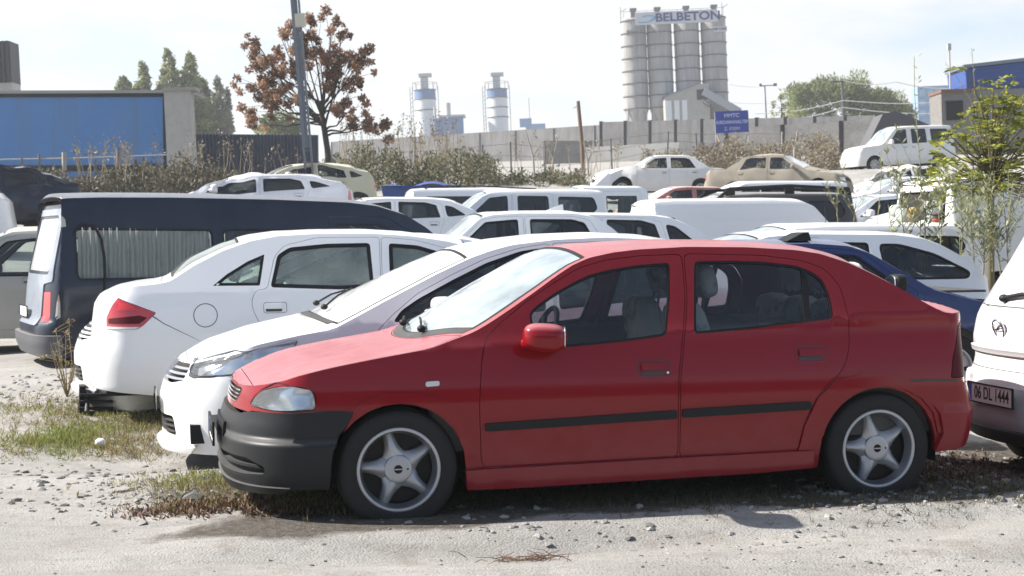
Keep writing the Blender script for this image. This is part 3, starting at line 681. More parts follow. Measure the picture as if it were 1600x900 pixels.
def red_car():
    sp=dict(RED_SP); sp['ends']=[('grille','f',[(-.32,.598),(.32,.598),(.40,.64),(.415,.682),(-.415,.682),(-.40,.64)],DARKP,.03,-.03)]
    sp['lamps']=list(RED_SP['lamps'])
    pose=(-1.560,8.1197,.0,.235,.00086,0)
    # bumpers are cut out of the wall and fitted as parts
    S0=Surf(**sp)
    root,S,q=car('hatchback_car','faded red five door hatchback with dark grey front bumper, nearest car in the lot','car',sp,pose,RED,step=.05,wheel='star',R=.30,wstyle_rot=0)
    # front bumper in bare grey plastic
    m=MB()
    off=lambda s_,z:.016+.014*(1/(1+np.exp((z-.445)/.004)))-.012*np.exp(-((z-.447)/.008)**2)
    tp=[(1.205,.580),(1.17,.592),(1.046,.594),(.888,.588),(.724,.586),(.60,.580),(.54,.572),(.50,.560)]
    top=[(-a,b) for a,b in tp]+tp[::-1]
    ap=q([(.565,.530),(.520,.470),(.485,.37),(.475,.205)])
    low=[(.84,.205),(.5,.19),(0,.185)]
    outer=top+ap+low+[(-a,b) for a,b in low[:-1][::-1]]+[(-a,b) for a,b in ap[::-1]]
    intake=[(-.65,.355),(.65,.355),(.775,.318),(.775,.282),(.62,.272),(-.62,.272),(-.775,.282),(-.775,.318)]
    panel(m,S.W,outer,[rnd(intake,.02)],.035,off=off,fl=.05,mirror=False)
    fb=m.build('front_bumper',PLAST,root)
    m=MB(); panel(m,S.W,inset(intake,-.01),(),.08,off=-.005,fl=0,mirror=False); m.build('air_intake',UNDER,fb)
    m=MB(); sl_=[(-.72,.322),(.72,.322),(.74,.308),(-.74,.308)]; panel(m,S.W,sl_,(),.06,off=.02,fl=.03,mirror=False); m.build('intake_bar',PLAST,fb)
    m=MB(); lip=[(-.9,.215),(.9,.215),(.86,.185),(.5,.172),(-.5,.172),(-.86,.185)]; panel(m,S.W,lip,(),.05,off=.045,fl=.05,mirror=False); m.build('bumper_lip',PLAST,fb)
    rec=[(-.30,.50),(.30,.50),(.30,.36),(-.30,.36)]
    m=MB(); panel(m,S.W,rnd(rec,.01),(),.06,off=.030,fl=.02,mirror=False); m.build('plate_holder',RUB,fb)
    add_plate(root,-.058,.43,-1,'06 EM 273','front_plate')
    # grille slats and chrome frame
    m=MB()
    for k in range(4):
        z=.604+.020*k; a=.33+.022*k; panel(m,S.W,[(-a,z),(a,z),(a,z+.007),(-a,z+.007)],(),.05,off=.004,fl=.03,mirror=False)
    m.build('grille_slats',CHROME,root)
    m=MB(); m.lathe([(-.008,.035),(-.012,.028),(-.012,.024),(-.008,.02)],24,axis='y'); 
    # flares round the arches, skirt, rear bumper
    m=MB(); fo=[(.585,.588),(.64,.635),(.76,.672),(.91,.672),(1.02,.640),(1.11,.574),(1.17,.48),(1.195,.36),(1.20,.275)]
    fi=[(1.160,.275),(1.145,.38),(1.10,.49),(1.01,.580),(.90,.615),(.79,.622),(.68,.605),(.625,.578)]
    panel(m,S.W,q(fo+fi),(),.04,off=lambda s_,z:.010+0*s_,fl=.012); m.build('front_arch_flare',RED,root)
    m=MB(); fo=[(2.955,.30),(2.985,.43),(3.06,.575),(3.17,.665),(3.32,.700),(3.47,.695),(3.60,.655),(3.70,.585),(3.78,.48),(3.81,.36)]
    fi=[(3.775,.36),(3.745,.47),(3.67,.555),(3.57,.605),(3.44,.632),(3.32,.622),(3.20,.575),(3.10,.490),(3.05,.38),(3.035,.30)]
    panel(m,S.W,q(fo+fi),(),.04,off=lambda s_,z:.012+0*s_,fl=.014); m.build('rear_arch_flare',RED,root)
    pbuild('side_skirt',RED,root,S.W,q([(1.155,.272),(2.28,.291),(3.035,.298),(3.04,.205),(2.7,.190),(1.96,.180),(1.37,.170),(1.165,.172)]),(),.05,lambda s_,z:.03+.012*np.clip((.27-z)/.05,-1,1),.035)
    m=MB(); zz=[(3.60,.640),(3.70,.648),(3.9,.636)]
    o1=[tuple(a) for a in q(zz)]+[(4.62,.628),(S.send,.62)]; o2=[(S.send,.30),(4.62,.285),(4.42,.262)]+q([(3.76,.26),(3.80,.36),(3.775,.47),(3.70,.56)])
    panel(m,S.W,o1+o2,(),.04,off=lambda s_,z:.012+.016*(1/(1+np.exp((z-.50)/.006))),fl=.02,seam=lambda p:p[0]>S.send-1e-3); m.build('rear_bumper',RED,root)
    # tail gate glass edge spoiler and lid lip
    pbuild('bumper_seam',TRIM,root,S.W,q([(3.605,.652),(3.7,.655),(3.9,.643),(3.9,.636),(3.7,.647),(3.605,.644)])+[],(),.05,.0135,0)
    # mirrors
    for sg in (-1,1):
        m=MB(); sy=.80
        m.ellip((1.555,sg*(sy+.10),.935),(.225,.19,.142),.66,16,R=Matrix.Rotation(sg*rad(14),3,'Z')@Matrix.Rotation(rad(4),3,'Y')); m.ellip((1.53,sg*(sy+.0),.900),(.15,.12,.06),.7,10)
        o=m.build('door_mirror',RED,root); m=MB(); m.ellip((1.655,sg*(sy+.11),.935),(.012,.17,.115),.5,10,R=Matrix.Rotation(sg*rad(14),3,'Z')); m.build('mirror_glass',CHROME,o)
    # side repeater, window divider bars, lock, wipers
    pbuild('side_repeater',WHL,root,S.W,q(rnd([(.955,.700),(1.025,.703),(1.025,.728),(.955,.725)],.01)),(),.03,.009,.012)
    pbuild('window_divider',RUB,root,S.W,q([(3.058,1.262),(3.092,1.25),(3.055,.985),(3.018,.980)]),(),.05,-.004,.012)
    m=MB(); pt=S.F0(np.array([S.S(2.225)]),np.array([.735]),.004)[0]
    m.ellip((pt[0],-pt[1],pt[2]),(.016,.010,.016),1,8); m.build('door_lock',CHROME,root)
    m=MB(); a_=float(S.U(1.165)); b_=float(S.U(1.225)); panel(m,S.P,[(a_-.24*(1-t*t),.66*t) for t in np.linspace(-1,1,15)]+[(b_-.24*(1-t*t),.66*t) for t in np.linspace(1,-1,15)],(),.05,off=.002,fl=0,mirror=False); m.build('cowl_grille',DARKP,root)
    for y0 in (-.30,.22):
        m=MB(); a=S.P(np.array([[b_-.20,y0]]),.025)[0]; b=S.P(np.array([[b_-.13,y0+.34]]),.02)[0]; m.tube([a,(a+b)/2+[0,0,.02],b],.007,6); m.ellip(a,(.05,.05,.04),1,6); m.build('wiper',RUB,root)
    return root,S,q
RCAR,RS,RQ=red_car()
# ------------------------------------------------------------------ the other cars
WHITE=paint('white_paint',(.76,.765,.78),dust=.07,updust_glare=.08,rough=.33,dustcol=(.62,.59,.54))
WHITED=paint('dusty_white_paint',(.76,.76,.75),dust=.35,updust_glare=.35,rough=.5,coat=.4,dustcol=(.55,.50,.43))
CREAMW=paint('worn_white_plastic',(.66,.65,.60),dust=.25,rough=.55,coat=.1,dustcol=(.5,.46,.38))
SILV=paint('pale_silver_paint',(.60,.60,.64),dust=.10,updust_glare=.15,rough=.35,dustcol=(.6,.58,.55))
BEIGE=paint('pale_beige_paint',(.42,.40,.36),dust=.15,updust_glare=.25,rough=.4)
DUSTB=paint('dust_covered_paint',(.20,.18,.15),dust=.6,updust_glare=.7,rough=.7,coat=.1,dustcol=(.30,.27,.22))
CREAM=paint('faded_cream_paint',(.52,.49,.34),dust=.3,updust_glare=.3,rough=.6,coat=.15)
NAVY=mat('faded_navy_paint',(.007,.012,.028),rough=.34,spec=.15,coat=.5,coatr=.10,dust=.035,updust_glare=.45,dustcol=(.34,.36,.40))
BLUE=paint('dark_blue_paint',(.010,.022,.10),dust=.05,updust_glare=.30,rough=.35,dustcol=(.22,.26,.36))
BLACKP=paint('black_paint',(.012,.012,.014),dust=.08,updust_glare=.3,rough=.35)
REDP=paint('weathered_red_paint',(.30,.03,.03),dust=.3,updust_glare=.5,rough=.5)
def place(px,py,Y,xl,zl,hw,th,ti=0,pi_=0,L=4.4,ctrl=True):
    "pose that puts the local point (xl,-hw,zl) of a car in the direction px,py at depth Y"
    p=at(px,py,Y); Rm=(Matrix.Rotation(th,3,'Z')@Matrix.Rotation(ti,3,'Y')@Matrix.Rotation(pi_,3,'X')); o=Vector(p)-Rm@Vector((xl,-hw,zl))
    if ctrl:
        for f in (.2,.5,.8):
            c=o+Rm@Vector((L*f,0,0)); CTRL.append((c.x,c.y,c.z-.02,2.2))
    return (o.x,o.y,o.z,th,ti,pi_)
# white saloon beside the red car
COR=dict(L=4.62,hw=.8875,cf=.62,cr=.42,nf=2.25,nr=2.7,barrel=.05,
 T=[(0,.735),(.08,.76),(.16,.785),(.35,.818),(.59,.854),(.85,.898),(1.08,.928),(1.21,.985),(1.42,1.082),(1.78,1.242),(2.02,1.338),(2.17,1.383),(2.32,1.415),(2.62,1.438),(2.97,1.44),(3.3,1.415),(3.6,1.34),(4.0,1.16),(4.2,1.09),(4.5,1.07),(4.62,1.04)],
 fin=((0,.12),(.14,.03),(.2,.0),(.5,-.01),(.60,.02),(.66,.05),(.74,.12),(.85,.3),(3,.6)),rin=((0,.15),(.25,.02),(.5,0),(.8,.04),(1.05,.12),(3,.5)),
 low=((0,.1),(.2,.04),(.35,.01),(.5,0),(.7,.005),(.86,.03),(.95,.05),(3,.05)),belt=((0,.86),(1.4,.94),(4.62,1.06)),tum=((0,0),(.45,.20),(2,.9)),
 crown=((0,.03),(.2,.06),(.9,.07),(1.2,.09),(1.8,.08),(2.3,.045),(3.3,.04),(3.8,.07),(4.2,.04),(4.62,.02)),bot=((0,.17),(.5,.16),(4.0,.2),(4.62,.28)),
 wheels=[.98,3.68],archr=.36,archz=.31,
 doors=[dict(poly=[(1.36,.5),(1.36,.9),(1.47,1.0),(1.65,1.13),(1.89,1.24),(2.13,1.335),(2.37,1.395),(2.58,1.418),(2.55,1.0),(2.47,.7),(2.47,.28),(1.42,.28)],win=[[(1.47,.952),(1.53,1.024),(1.65,1.094),(1.89,1.204),(2.13,1.305),(2.37,1.372),(2.52,1.388),(2.49,.975)]],hx=(2.3,.86)),
   dict(poly=[(2.59,1.418),(3.0,1.415),(3.3,1.38),(3.5,1.28),(3.55,1.02),(3.45,.8),(3.3,.6),(3.25,.28),(2.48,.28),(2.48,.7),(2.56,1.0)],win=[[(2.62,1.39),(3.0,1.385),(3.25,1.35),(3.42,1.24),(3.46,1.03),(2.58,.98)]],hx=(3.28,.90))],
 hood=(.05,1.06),bow=.10,screen=(1.12,2.02,.95,.95),back=(3.5,4.08,.88,.88),deck=(4.15,4.5),
 lamps=[('headlight',[('s',.60,.662),('s',.545,.735),('s',.80,.782),('s',1.088,.818),('s',1.43,.866),('s',1.397,.816),('s',1.292,.781),('s',1.212,.754),('s',1.108,.682),('s',1.017,.672),('s',.824,.659),('s',.675,.648)],LENS,.012),
        ('tail_light',[('Y',.55,.82),('Y',.55,.96),(4.35,.95),(4.35,.84)],REDL)],
 ends=[('grille','f',[(-.55,.63),(-.4,.61),(.4,.61),(.55,.63),(.54,.70),(.50,.735),(-.50,.735),(-.54,.70)],UNDER,.015,-.035),('air_intake','f',[(-.50,.27),(.50,.27),(.47,.40),(-.47,.40)],UNDER,.03,-.04)],
 mirror=(1.74,1.0),mirsize=(.15,.22,.14),cabin=(1.3,3.9),seats=[2.35,3.3],parcel=(3.4,4.0,1.0))
def corolla(pose,label,name='saloon_car',paint_=None,full=True,group=None,**k):
    P_=paint_ or WHITE
    root,S,q=car(name,label,'car',COR,pose,P_,group=group,step=.06,glassm=GLD,screen_mat=GLWD,wheel='cover',R=.315,**k)
    m=MB()
    for z in (.633,.665,.697): panel(m,S.W,[(-.56,z),(.56,z),(.56,z+.014),(-.56,z+.014)],(),.06,off=.002,fl=.03,mirror=False)
    m.build('grille_bars',CHROME if full else P_,root)
    m=MB()
    for z in (.29,.325,.36): panel(m,S.W,[(-.47,z),(.47,z),(.47,z+.010),(-.47,z+.010)],(),.08,off=-.004,fl=.03,mirror=False)
    m.build('intake_bars',DARKP,root)
    pbuild('bumper_corner_vent',mat('vent_grey',(.10,.10,.12),.6),root,S.W,q([('s',.865,.425),('s',.925,.43),('s',.905,.30)]),(),.04,.003,.006)
    m=MB(); panel(m,S.W,[(-.75,.215),(.75,.215),(.70,.17),(-.70,.17)],(),.05,off=.04,fl=.05,mirror=False); m.build('bumper_lip',P_,root)
    if full: add_plate(root,-.035,.47,-1,'06 KL 518','front_plate')
    m=MB(); panel(m,S.P,[(float(S.U(1.065))-.10*(1-t*t),.6*t) for t in np.linspace(-1,1,13)]+[(float(S.U(1.12))-.10*(1-t*t),.6*t) for t in np.linspace(1,-1,13)],(),.06,off=.003,fl=0,mirror=False); m.build('cowl_grille',DARKP,root)
    for yy in (-.35,.25):
        m=MB(); a=S.P(np.array([[float(S.U(1.13)),yy*.75]]),.03)[0]; b=S.P(np.array([[float(S.U(1.36)),yy*.75+.28]]),.02)[0]; m.tube([a,(a+b)/2+[0,0,.015],b],.007,6); m.ellip(a,(.05,.05,.04),1,6); m.build('wiper',RUB,root)
    return root,S,q
CP=(-2.36,10.2,-.10,.225,-.03,0)
corolla(CP,'white saloon with chrome grille bars parked just behind the red hatchback',rear=None) if False else corolla(CP,'white saloon with slim headlights and dark windows directly behind the red hatchback')
# broken-nosed white car beyond the second saloon
bp=place(118,570,12.95,0,.47,.0,.22,0,0,4.6,ctrl=False)
corolla((bp[0],bp[1],0,.22,0,0),'white saloon without bumper, only its nose showing behind the white saloon tail','saloon_car',full=False)
# white saloon seen from its tail
LIN=dict(L=4.6,hw=.865,cf=.46,cr=.5,nf=2.7,nr=2.4,barrel=.05,
 T=[(0,1.015),(.12,1.055),(.3,1.075),(.55,1.095),(.66,1.115),(.84,1.235),(1.07,1.350),(1.28,1.420),(1.49,1.458),(1.79,1.473),(2.22,1.472),(2.54,1.450),(2.82,1.408),(2.95,1.378),(3.2,1.25),(3.5,1.10),(3.75,.965),(4.1,.88),(4.45,.76),(4.6,.68)],
 fin=((0,.16),(.2,.1),(.28,.02),(.42,-.01),(.58,-.01),(.66,.03),(.75,.035),(.95,.06),(1.03,.12),(1.2,.3),(3,.6)),rin=((0,.12),(.2,0),(.5,0),(.6,.04),(.75,.16),(3,.6)),
 low=((0,.12),(.2,.07),(.3,.02),(.5,0),(.75,.004),(.93,.03),(1.02,.06),(3,.06)),belt=((0,1.02),(.9,1.03),(3.3,.95),(4.6,.86)),tum=((0,0),(.45,.19),(2,.9)),
 crown=((0,.02),(.6,.03),(.8,.08),(1.2,.06),(1.6,.045),(2.7,.045),(3.2,.09),(3.8,.08),(4.6,.03)),bot=((0,.30),(.5,.25),(.9,.2),(4.6,.2)),
 wheels=[1.03,3.65],archr=.345,archz=.29,dirn=1,
 doors=[dict(poly=[(1.32,1.045),(1.28,.977),(1.285,.894),(1.33,.80),(1.45,.6),(1.5,.3),(2.29,.3),(2.285,.95),(2.30,1.445),(1.80,1.445),(1.54,1.385),(1.46,1.30),(1.40,1.05)],win=[[(1.425,1.06),(1.485,1.31),(1.58,1.368),(1.88,1.395),(2.22,1.398),(2.235,1.045),(1.97,1.035)]],hx=(1.46,.905),ring=.03),
  dict(poly=[(2.31,1.445),(2.58,1.42),(2.86,1.345),(3.2,1.18),(3.5,1.0),(3.5,.3),(2.30,.3),(2.295,.95)],win=[[(2.36,1.04),(2.37,1.395),(2.6,1.375),(2.85,1.30),(3.15,1.13),(3.30,1.01)]],hx=(2.5,.89),ring=.03)],
 windows=[([(.985,1.078),(1.09,1.165),(1.25,1.262),(1.385,1.318),(1.345,1.075)],.012)],
 lamps=[('tail_light',[('s',.835,1.000),('s',.735,.845),('s',.752,.758),('s',1.04,.755),('s',1.09,.785),('s',1.189,.881),('s',1.03,.945)],REDL,.015),('headlight',[('Y',.5,.6),('Y',.5,.72),(4.1,.78),(4.1,.64)],WHL)],
 hood=(3.78,4.5),screen=(2.98,3.68,.95,.95),back=(.68,1.2,.86,.86),deck=(.06,.60),mirror=(3.25,.98),cabin=(.9,3.6),seats=[2.5,1.5],parcel=(.8,1.35,.98),hmat=None)
LP=(-3.43,12.25,.0,.20,.0,0)
root,S,q=car('saloon_car','white saloon with a red wraparound tail light and round fuel flap, tail to the left','car',LIN,LP,WHITE,step=.055,glassm=GLT,trim=RUB,wheel='cover',R=.30)
m=[ (.93+.092*math.cos(a),.855+.092*math.sin(a)) for a in np.linspace(0,2*PI,26)[:-1]]
mm=MB(); panel(mm,S.W,q(m),[inset(q(m),.006)],.04,off=.001,fl=.0,mirror=False); mirror_mb(mm); mm.build('fuel_flap',TRIM,root)
mm=MB(); ln=[(.50,.886),(.62,.80),(.88,.665),(.885,.66),(.62,.793),(.495,.876)]; pbuild('bumper_seam',TRIM,root,S.W,q(ln),(),.05,.001,0)
pbuild('lamp_inner_band',DREDL,root,S.W,[('s',0,0)] and q([('s',.775,.800),('s',.770,.838),('s',1.06,.862),('s',1.12,.845),('s',1.06,.800)]),(),.04,.004,.002)
pbuild('lamp_inner_spot',mat('bright_red_lens',(.55,.03,.03),.2,coat=.6,bump=(90,.3,.003)),root,S.W,q(rnd([('s',.86,.905),('s',.86,.965),('s',.99,.950),('s',1.05,.915)],.02) if False else [('s',.87,.900),('s',.875,.962),('s',.96,.952),('s',1.06,.905)]),(),.04,.004,.002)
pbuild('reverse_lamp_strip',WHL,root,S.W,q([('s',.755,.778),('s',.757,.760),('s',1.03,.758),('s',1.065,.776)]),(),.04,.006,.004)
# broken bumper lying under the tail of the saloon
bx_=at(190,652,12.25); CTRLB=None
bmp=empty('broken_bumper',(float(bx_[0]),float(bx_[1]),0)); tag(bmp,'torn off cream white bumper with black slots, on the grass under the white saloon tail','bumper')
mm=MB()
th=np.linspace(-.0,1,30)
V=[];n_=30
prof=[(.10,.28),(.03,.25),(0,.17),(.0,.10),(.03,.04),(.10,.02)]
for t in th:
    x=-.36+1.05*t; bow=.32*(1-min(1,t/.45))**2
    for dy,z in prof: V.append((x+(.0 if t>.02 else 0),dy+bow*.9+.05*math.sin(t*9),z+.05*t+.01*math.sin(t*23)))
mm.add(np.array(V),[(i*6+j,(i+1)*6+j,(i+1)*6+j+1,i*6+j+1) for i in range(29) for j in range(5)]); o=mm.build('skin',CREAMW,bmp)
mod=o.modifiers.new('thickness','SOLIDIFY'); mod.thickness=.012
mm=MB(); 
for k in range(3): mm.box((-.22,.05,.07+.055*k),(.26,.05,.022))
mm.box((-.36,.16,.13),(.05,.20,.24),rz=.3); mm.build('slots',UNDER,bmp)
mm=MB(); mm.tube([(-.40,.2,.0),(-.36,.12,.16),(-.30,.1,.2),(-.28,.0,.05)],.02,6); mm.build('bracket',DARKP,bmp)
# dark blue van with curtains
VAN=dict(L=5.1,hw=.92,cf=.30,cr=.5,nf=3.6,nr=3,barrel=.03,
 T=[(0,1.765),(.10,1.80),(.3,1.825),(.66,1.835),(1.43,1.835),(2.54,1.815),(3.4,1.785),(3.75,1.745),(4.1,1.64),(4.35,1.49),(4.75,1.15),(4.95,1.02),(5.1,.9)],
 fin=((0,.1),(.2,.02),(.3,-.02),(.5,-.02),(.56,.05),(.9,.08),(1.1,.11),(1.7,.26),(1.85,.30),(3,.6)),rin=((0,.1),(.3,0),(.6,0),(.9,.1),(1.2,.3),(3,.9)),
 low=((0,.08),(.3,.02),(.6,0),(.9,.005),(1.0,.02),(3,.02)),belt=((0,1.0),(5.1,1.0)),tum=((0,0),(.65,.10),(.8,.13),(2,.6)),crown=((0,.07),(5,.07)),bot=((0,.16),(5,.16)),
 wheels=[1.08,4.05],archr=.36,archz=.3,dirn=1,
 doors=[dict(poly=[(3.15,.35),(3.15,1.63),(3.85,1.62),(4.25,1.38),(4.55,1.1),(4.55,.6),(4.45,.35)],win=[[(3.24,1.02),(3.24,1.545),(3.80,1.54),(4.2,1.28),(4.40,1.02)]],hx=(3.35,.9))],
 windows=[([(.375,.965),(.365,1.515),(1.83,1.495),(1.84,.965)],.07),([(1.94,.965),(1.93,1.495),(3.06,1.49),(3.06,.965)],.07)],
 lamps=[('tail_light',[('s',.60,.53),('s',.57,.85),('s',.775,.86),('s',.80,.54)],REDL)],
 ends=[('rear_window','f',[(-.66,1.06),(.66,1.06),(.60,1.62),(-.60,1.62)],GLWD,.06)],
 screen=(4.18,4.8,.93,.93),hood=(4.85,5.05),mirror=(4.3,1.1),cabin=(.3,4.6),seats=[3.75])
VP=place(62,568,15.4,.10,.30,.92,.19,0,0,5.1,ctrl=False); VP=(-5.24,16.367,.049,.45,0,0)
root,S,q=car('camper_van','faded dark blue van with grey curtains in its long window, tail to the left','van',VAN,VP,NAVY,step=.08,glassm=GLS,wheel='cover',R=.31)
CURT=mat('curtain_cloth',(.70,.65,.58),.95,var=[(4,(.34,.32,.29),.55,.7,.7)])
mm=MB(); panel(mm,S.W,rnd([(-.56,.50),(.56,.50),(.57,.93),(.80,.96),(.78,1.72),(-.78,1.72),(-.80,.96),(-.57,.93)],.03),[rnd([(-.70,1.03),(.70,1.03),(.64,1.65),(-.64,1.65)],.06)],.06,off=.012,fl=.02,mirror=False); mm.build('tail_door',mat('sun_glare_navy',(.26,.29,.34),rough=.4,coat=.5,var=[(3,(.12,.14,.18),.5,.7,.7),(14,(.36,.33,.28),.62,.7,.8)]),root)  # pale colour paints the sun's glare onto the navy rear face
mm=MB(); V=[];n_=240
for i in range(n_+1):
    x=.41+1.38*i/n_; w_=.018*math.sin(i*.52)+.010*math.sin(i*1.31+1)+.008*math.sin(i*.17)
    for z,k in ((.96,1),(1.2,1),(1.44,.6),(1.52,.35)): V.append((x+.01*math.sin(i*.31)*(1.52-z),-.80+w_*k,z))
mm.add(np.array(V),[(i*4+j,(i+1)*4+j,(i+1)*4+j+1,i*4+j+1) for i in range(n_) for j in range(3)]); mm.build('curtain',CURT,root)
mm=MB(); V=[]
for i in range(n_+1):
    x=1.98+1.0*i/n_; w_=.018*math.sin(i*.52)+.010*math.sin(i*1.31+1)
    for z,k in ((1.0,1),(1.57,.35)): V.append((x,-.775+w_*k,z))
mm.add(np.array(V),[(i*2,(i+1)*2,(i+1)*2+1,i*2+1) for i in range(n_)]); mm.build('curtain',mat('dark_curtain',(.05,.055,.07),.95),root)
pts=[S.F0(np.array([S.S(x)]),np.array([z]),.012)[0]*[1,-1,1] for x,z in ((.36,1.44),(.40,1.52),(.48,1.545),(.58,1.52),(.64,1.40),(.665,1.2),(.66,.95),(.64,.75),(.58,.64))]
mm=MB(); mm.tube(pts,.014,8); mm.build('loose_window_seal',RUB,root)
mm=MB()
for x,z,w_,h_ in ((.24,1.58,.10,.12),(.16,.70,.07,.26)):
    mm2=[(x-w_/2,z-h_*.4),(x-w_*.2,z-h_*.5),(x+w_*.5,z-h_*.42),(x+w_*.42,z+h_*.2),(x+w_*.1,z+h_*.5),(x-w_*.3,z+h_*.2)]
    m3=MB(); panel(m3,S.W,q(mm2),(),.05,off=.0015,fl=0,mirror=False); mirror_mb(m3); m3.build('bare_primer_patch',mat('bare_filler',(.42,.40,.36),.8,var=[(14,(.33,.12,.03),.55,.65,.9)]),root)
add_plate(root,.00,.62,-1,'','rear_plate',y=.25)
mm=MB(); panel(mm,S.W,[(-.98,.40),(.98,.40),(1.0,.28),(.98,.18),(-.98,.18),(-1.0,.28)],(),.08,off=.05,fl=.06,mirror=False); mm.build('rear_bumper',mat('faded_grey_bumper',(.06,.065,.08),.5,dust=.08,updust_glare=.3),root)
# generic kinds of car, front to the left
def sedan(L=4.4,H=1.40,hw=.83,boxy=0,**k):
    s=L/4.4; T=[(0,.72),(.06,.76),(.3,.80),(.8,.87),(1.18,.93),(1.28,.97),(1.5,1.08),(1.85,H-.09),(2.0,H-.055),(2.3,H-.04),(2.9,H-.045),(3.1,H-.08),(3.3,H-.19),(3.62,1.0),(3.75,.965),(4.2,.94),(4.4,.87)]
    d=dict(L=L,hw=hw,T=[(x*s,z) for x,z in T],cf=.4,cr=.4,nf=2.8+boxy,nr=2.8+boxy,fin=((0,.1),(.25,0),(.5,-.02),(.58,.04),(.7,.08),(.8,.2),(3,.5)),rin=((0,.12),(.25,0),(.5,-.02),(.6,.03),(.85,.07),(1,.2),(3,.5)),
     low=((0,.09),(.25,.02),(.45,0),(.7,.005),(.9,.045),(3,.045)),belt=((0,.88),(L,.93)),tum=((0,0),(.42,.16),(2,.8)),crown=((0,.03),(1,.06),(1.5,.07),(2.2,.04),(3.2,.05),(L,.03)),bot=((0,.22),(L,.24)),
     wheels=[.82*s,3.35*s],doors=[dict(poly=[(1.3*s,.3),(1.3*s,.94),(1.55*s,1.07),(1.87*s,H-.11),(2.05*s,H-.075),(2.33*s,H-.07),(2.33*s,.3)],win=[[(1.40*s,.955),(1.58*s,1.05),(1.90*s,H-.135),(2.27*s,H-.105),(2.27*s,.955)]],hx=(2.18*s,.83)),
       dict(poly=[(2.345*s,.3),(2.345*s,H-.07),(2.9*s,H-.075),(3.08*s,H-.12),(3.3*s,.98),(3.28*s,.8),(3.1*s,.55),(3.0*s,.3)],win=[[(2.40*s,.955),(2.40*s,H-.105),(2.88*s,H-.11),(3.02*s,H-.15),(3.2*s,.97)]],hx=(3.15*s,.85))],
     hood=(.06*s,1.16*s),screen=(1.24*s,1.9*s,.93,.93),back=(3.18*s,3.66*s,.9,.9),deck=(3.76*s,4.3*s),
     lamps=[('headlight',[('y',.45,.56),('y',.45,.68),(.12,.70),(.12,.57)],WHL),('tail_light',[('Y',.45,.66),('Y',.45,.82),(L-.14,.82),(L-.14,.66)],REDL)],
     ends=[('grille','f',[(-.42,.56),(.42,.56),(.42,.68),(-.42,.68)],UNDER,.01,-.02)],mirror=(1.5*s,.97),cabin=(1.2*s,3.5*s),seats=[2.05*s,3.0*s],parcel=(3.1*s,3.6*s,.9),mirsize=(.1,.18,.12))
    d.update(k); return d
def hatch(L=4.0,H=1.45,hw=.84,rear=.75,fastback=0,**k):
    s=L/4.0; T=[(0,.72),(.06,.76),(.3,.82),(.75,.92),(.95,.97),(1.2,1.12),(1.5,H-.12),(1.68,H-.06),(2.0,H-.035),(2.9,H-.05),(3.2,H-.09),(3.4,H-.17),(3.70,1.12),(3.85,1.0),(4.0,.95)]
    d=dict(L=L,hw=hw,T=[(x*s,z) for x,z in T],cf=.45,cr=.38,nf=2.5,nr=2.8,fin=((0,.1),(.25,0),(.5,-.02),(.58,.03),(.7,.08),(.8,.2),(3,.5)),rin=((0,.12),(.25,0),(.5,0),(.6,.03),(.95,.08),(3,.5)),
     low=((0,.1),(.25,.02),(.5,0),(.7,.005),(.92,.05),(3,.05)),belt=((0,.90),(L,1.0)),tum=((0,0),(.42,.17),(2,.8)),crown=((0,.03),(.9,.06),(1.3,.08),(2,.045),(3.1,.045),(3.5,.07),(L,.03)),bot=((0,.2),(L,.25)),
     wheels=[.80*s,3.3*s],doors=[dict(poly=[(1.1*s,.3),(1.1*s,.96),(1.28*s,1.08),(1.55*s,H-.12),(1.75*s,H-.08),(2.18*s,H-.065),(2.18*s,.3)],win=[[(1.2*s,.965),(1.33*s,1.06),(1.62*s,H-.14),(2.12*s,H-.10),(2.12*s,.985)]],hx=(2.0*s,.85)),
       dict(poly=[(2.195*s,.3),(2.195*s,H-.065),(2.8*s,H-.08),(3.05*s,H-.14),(3.1*s,1.0),(3.0*s,.7),(2.88*s,.5),(2.85*s,.3)],win=[[(2.25*s,.985),(2.25*s,H-.10),(2.75*s,H-.115),(2.95*s,H-.17),(3.02*s,1.01)]],hx=(2.9*s,.89))],
     windows=[([(3.14*s,1.02),(3.1*s,H-.17),(3.25*s,H-.2),(3.5*s,1.05)],.05)],
     hood=(.06*s,.92*s),screen=(.98*s,1.62*s,.94,.94),back=(3.32*s,3.76*s,.86,.86),
     lamps=[('headlight',[('y',.45,.6),('y',.48,.70),(.35,.76),(.38,.66),(.2,.60)],WHL),('tail_light',[('Y',.60,.66),('Y',.55,.95),(L-.12,.98),(L-.2,.68)],REDL)],
     ends=[('grille','f',[(-.4,.58),(.4,.58),(.4,.66),(-.4,.66)],UNDER,.01,-.02)],mirror=(1.33*s,1.0),cabin=(1.0*s,3.6*s),seats=[1.95*s,2.85*s],parcel=(3.1*s,3.6*s,.95))
    d.update(k); return d
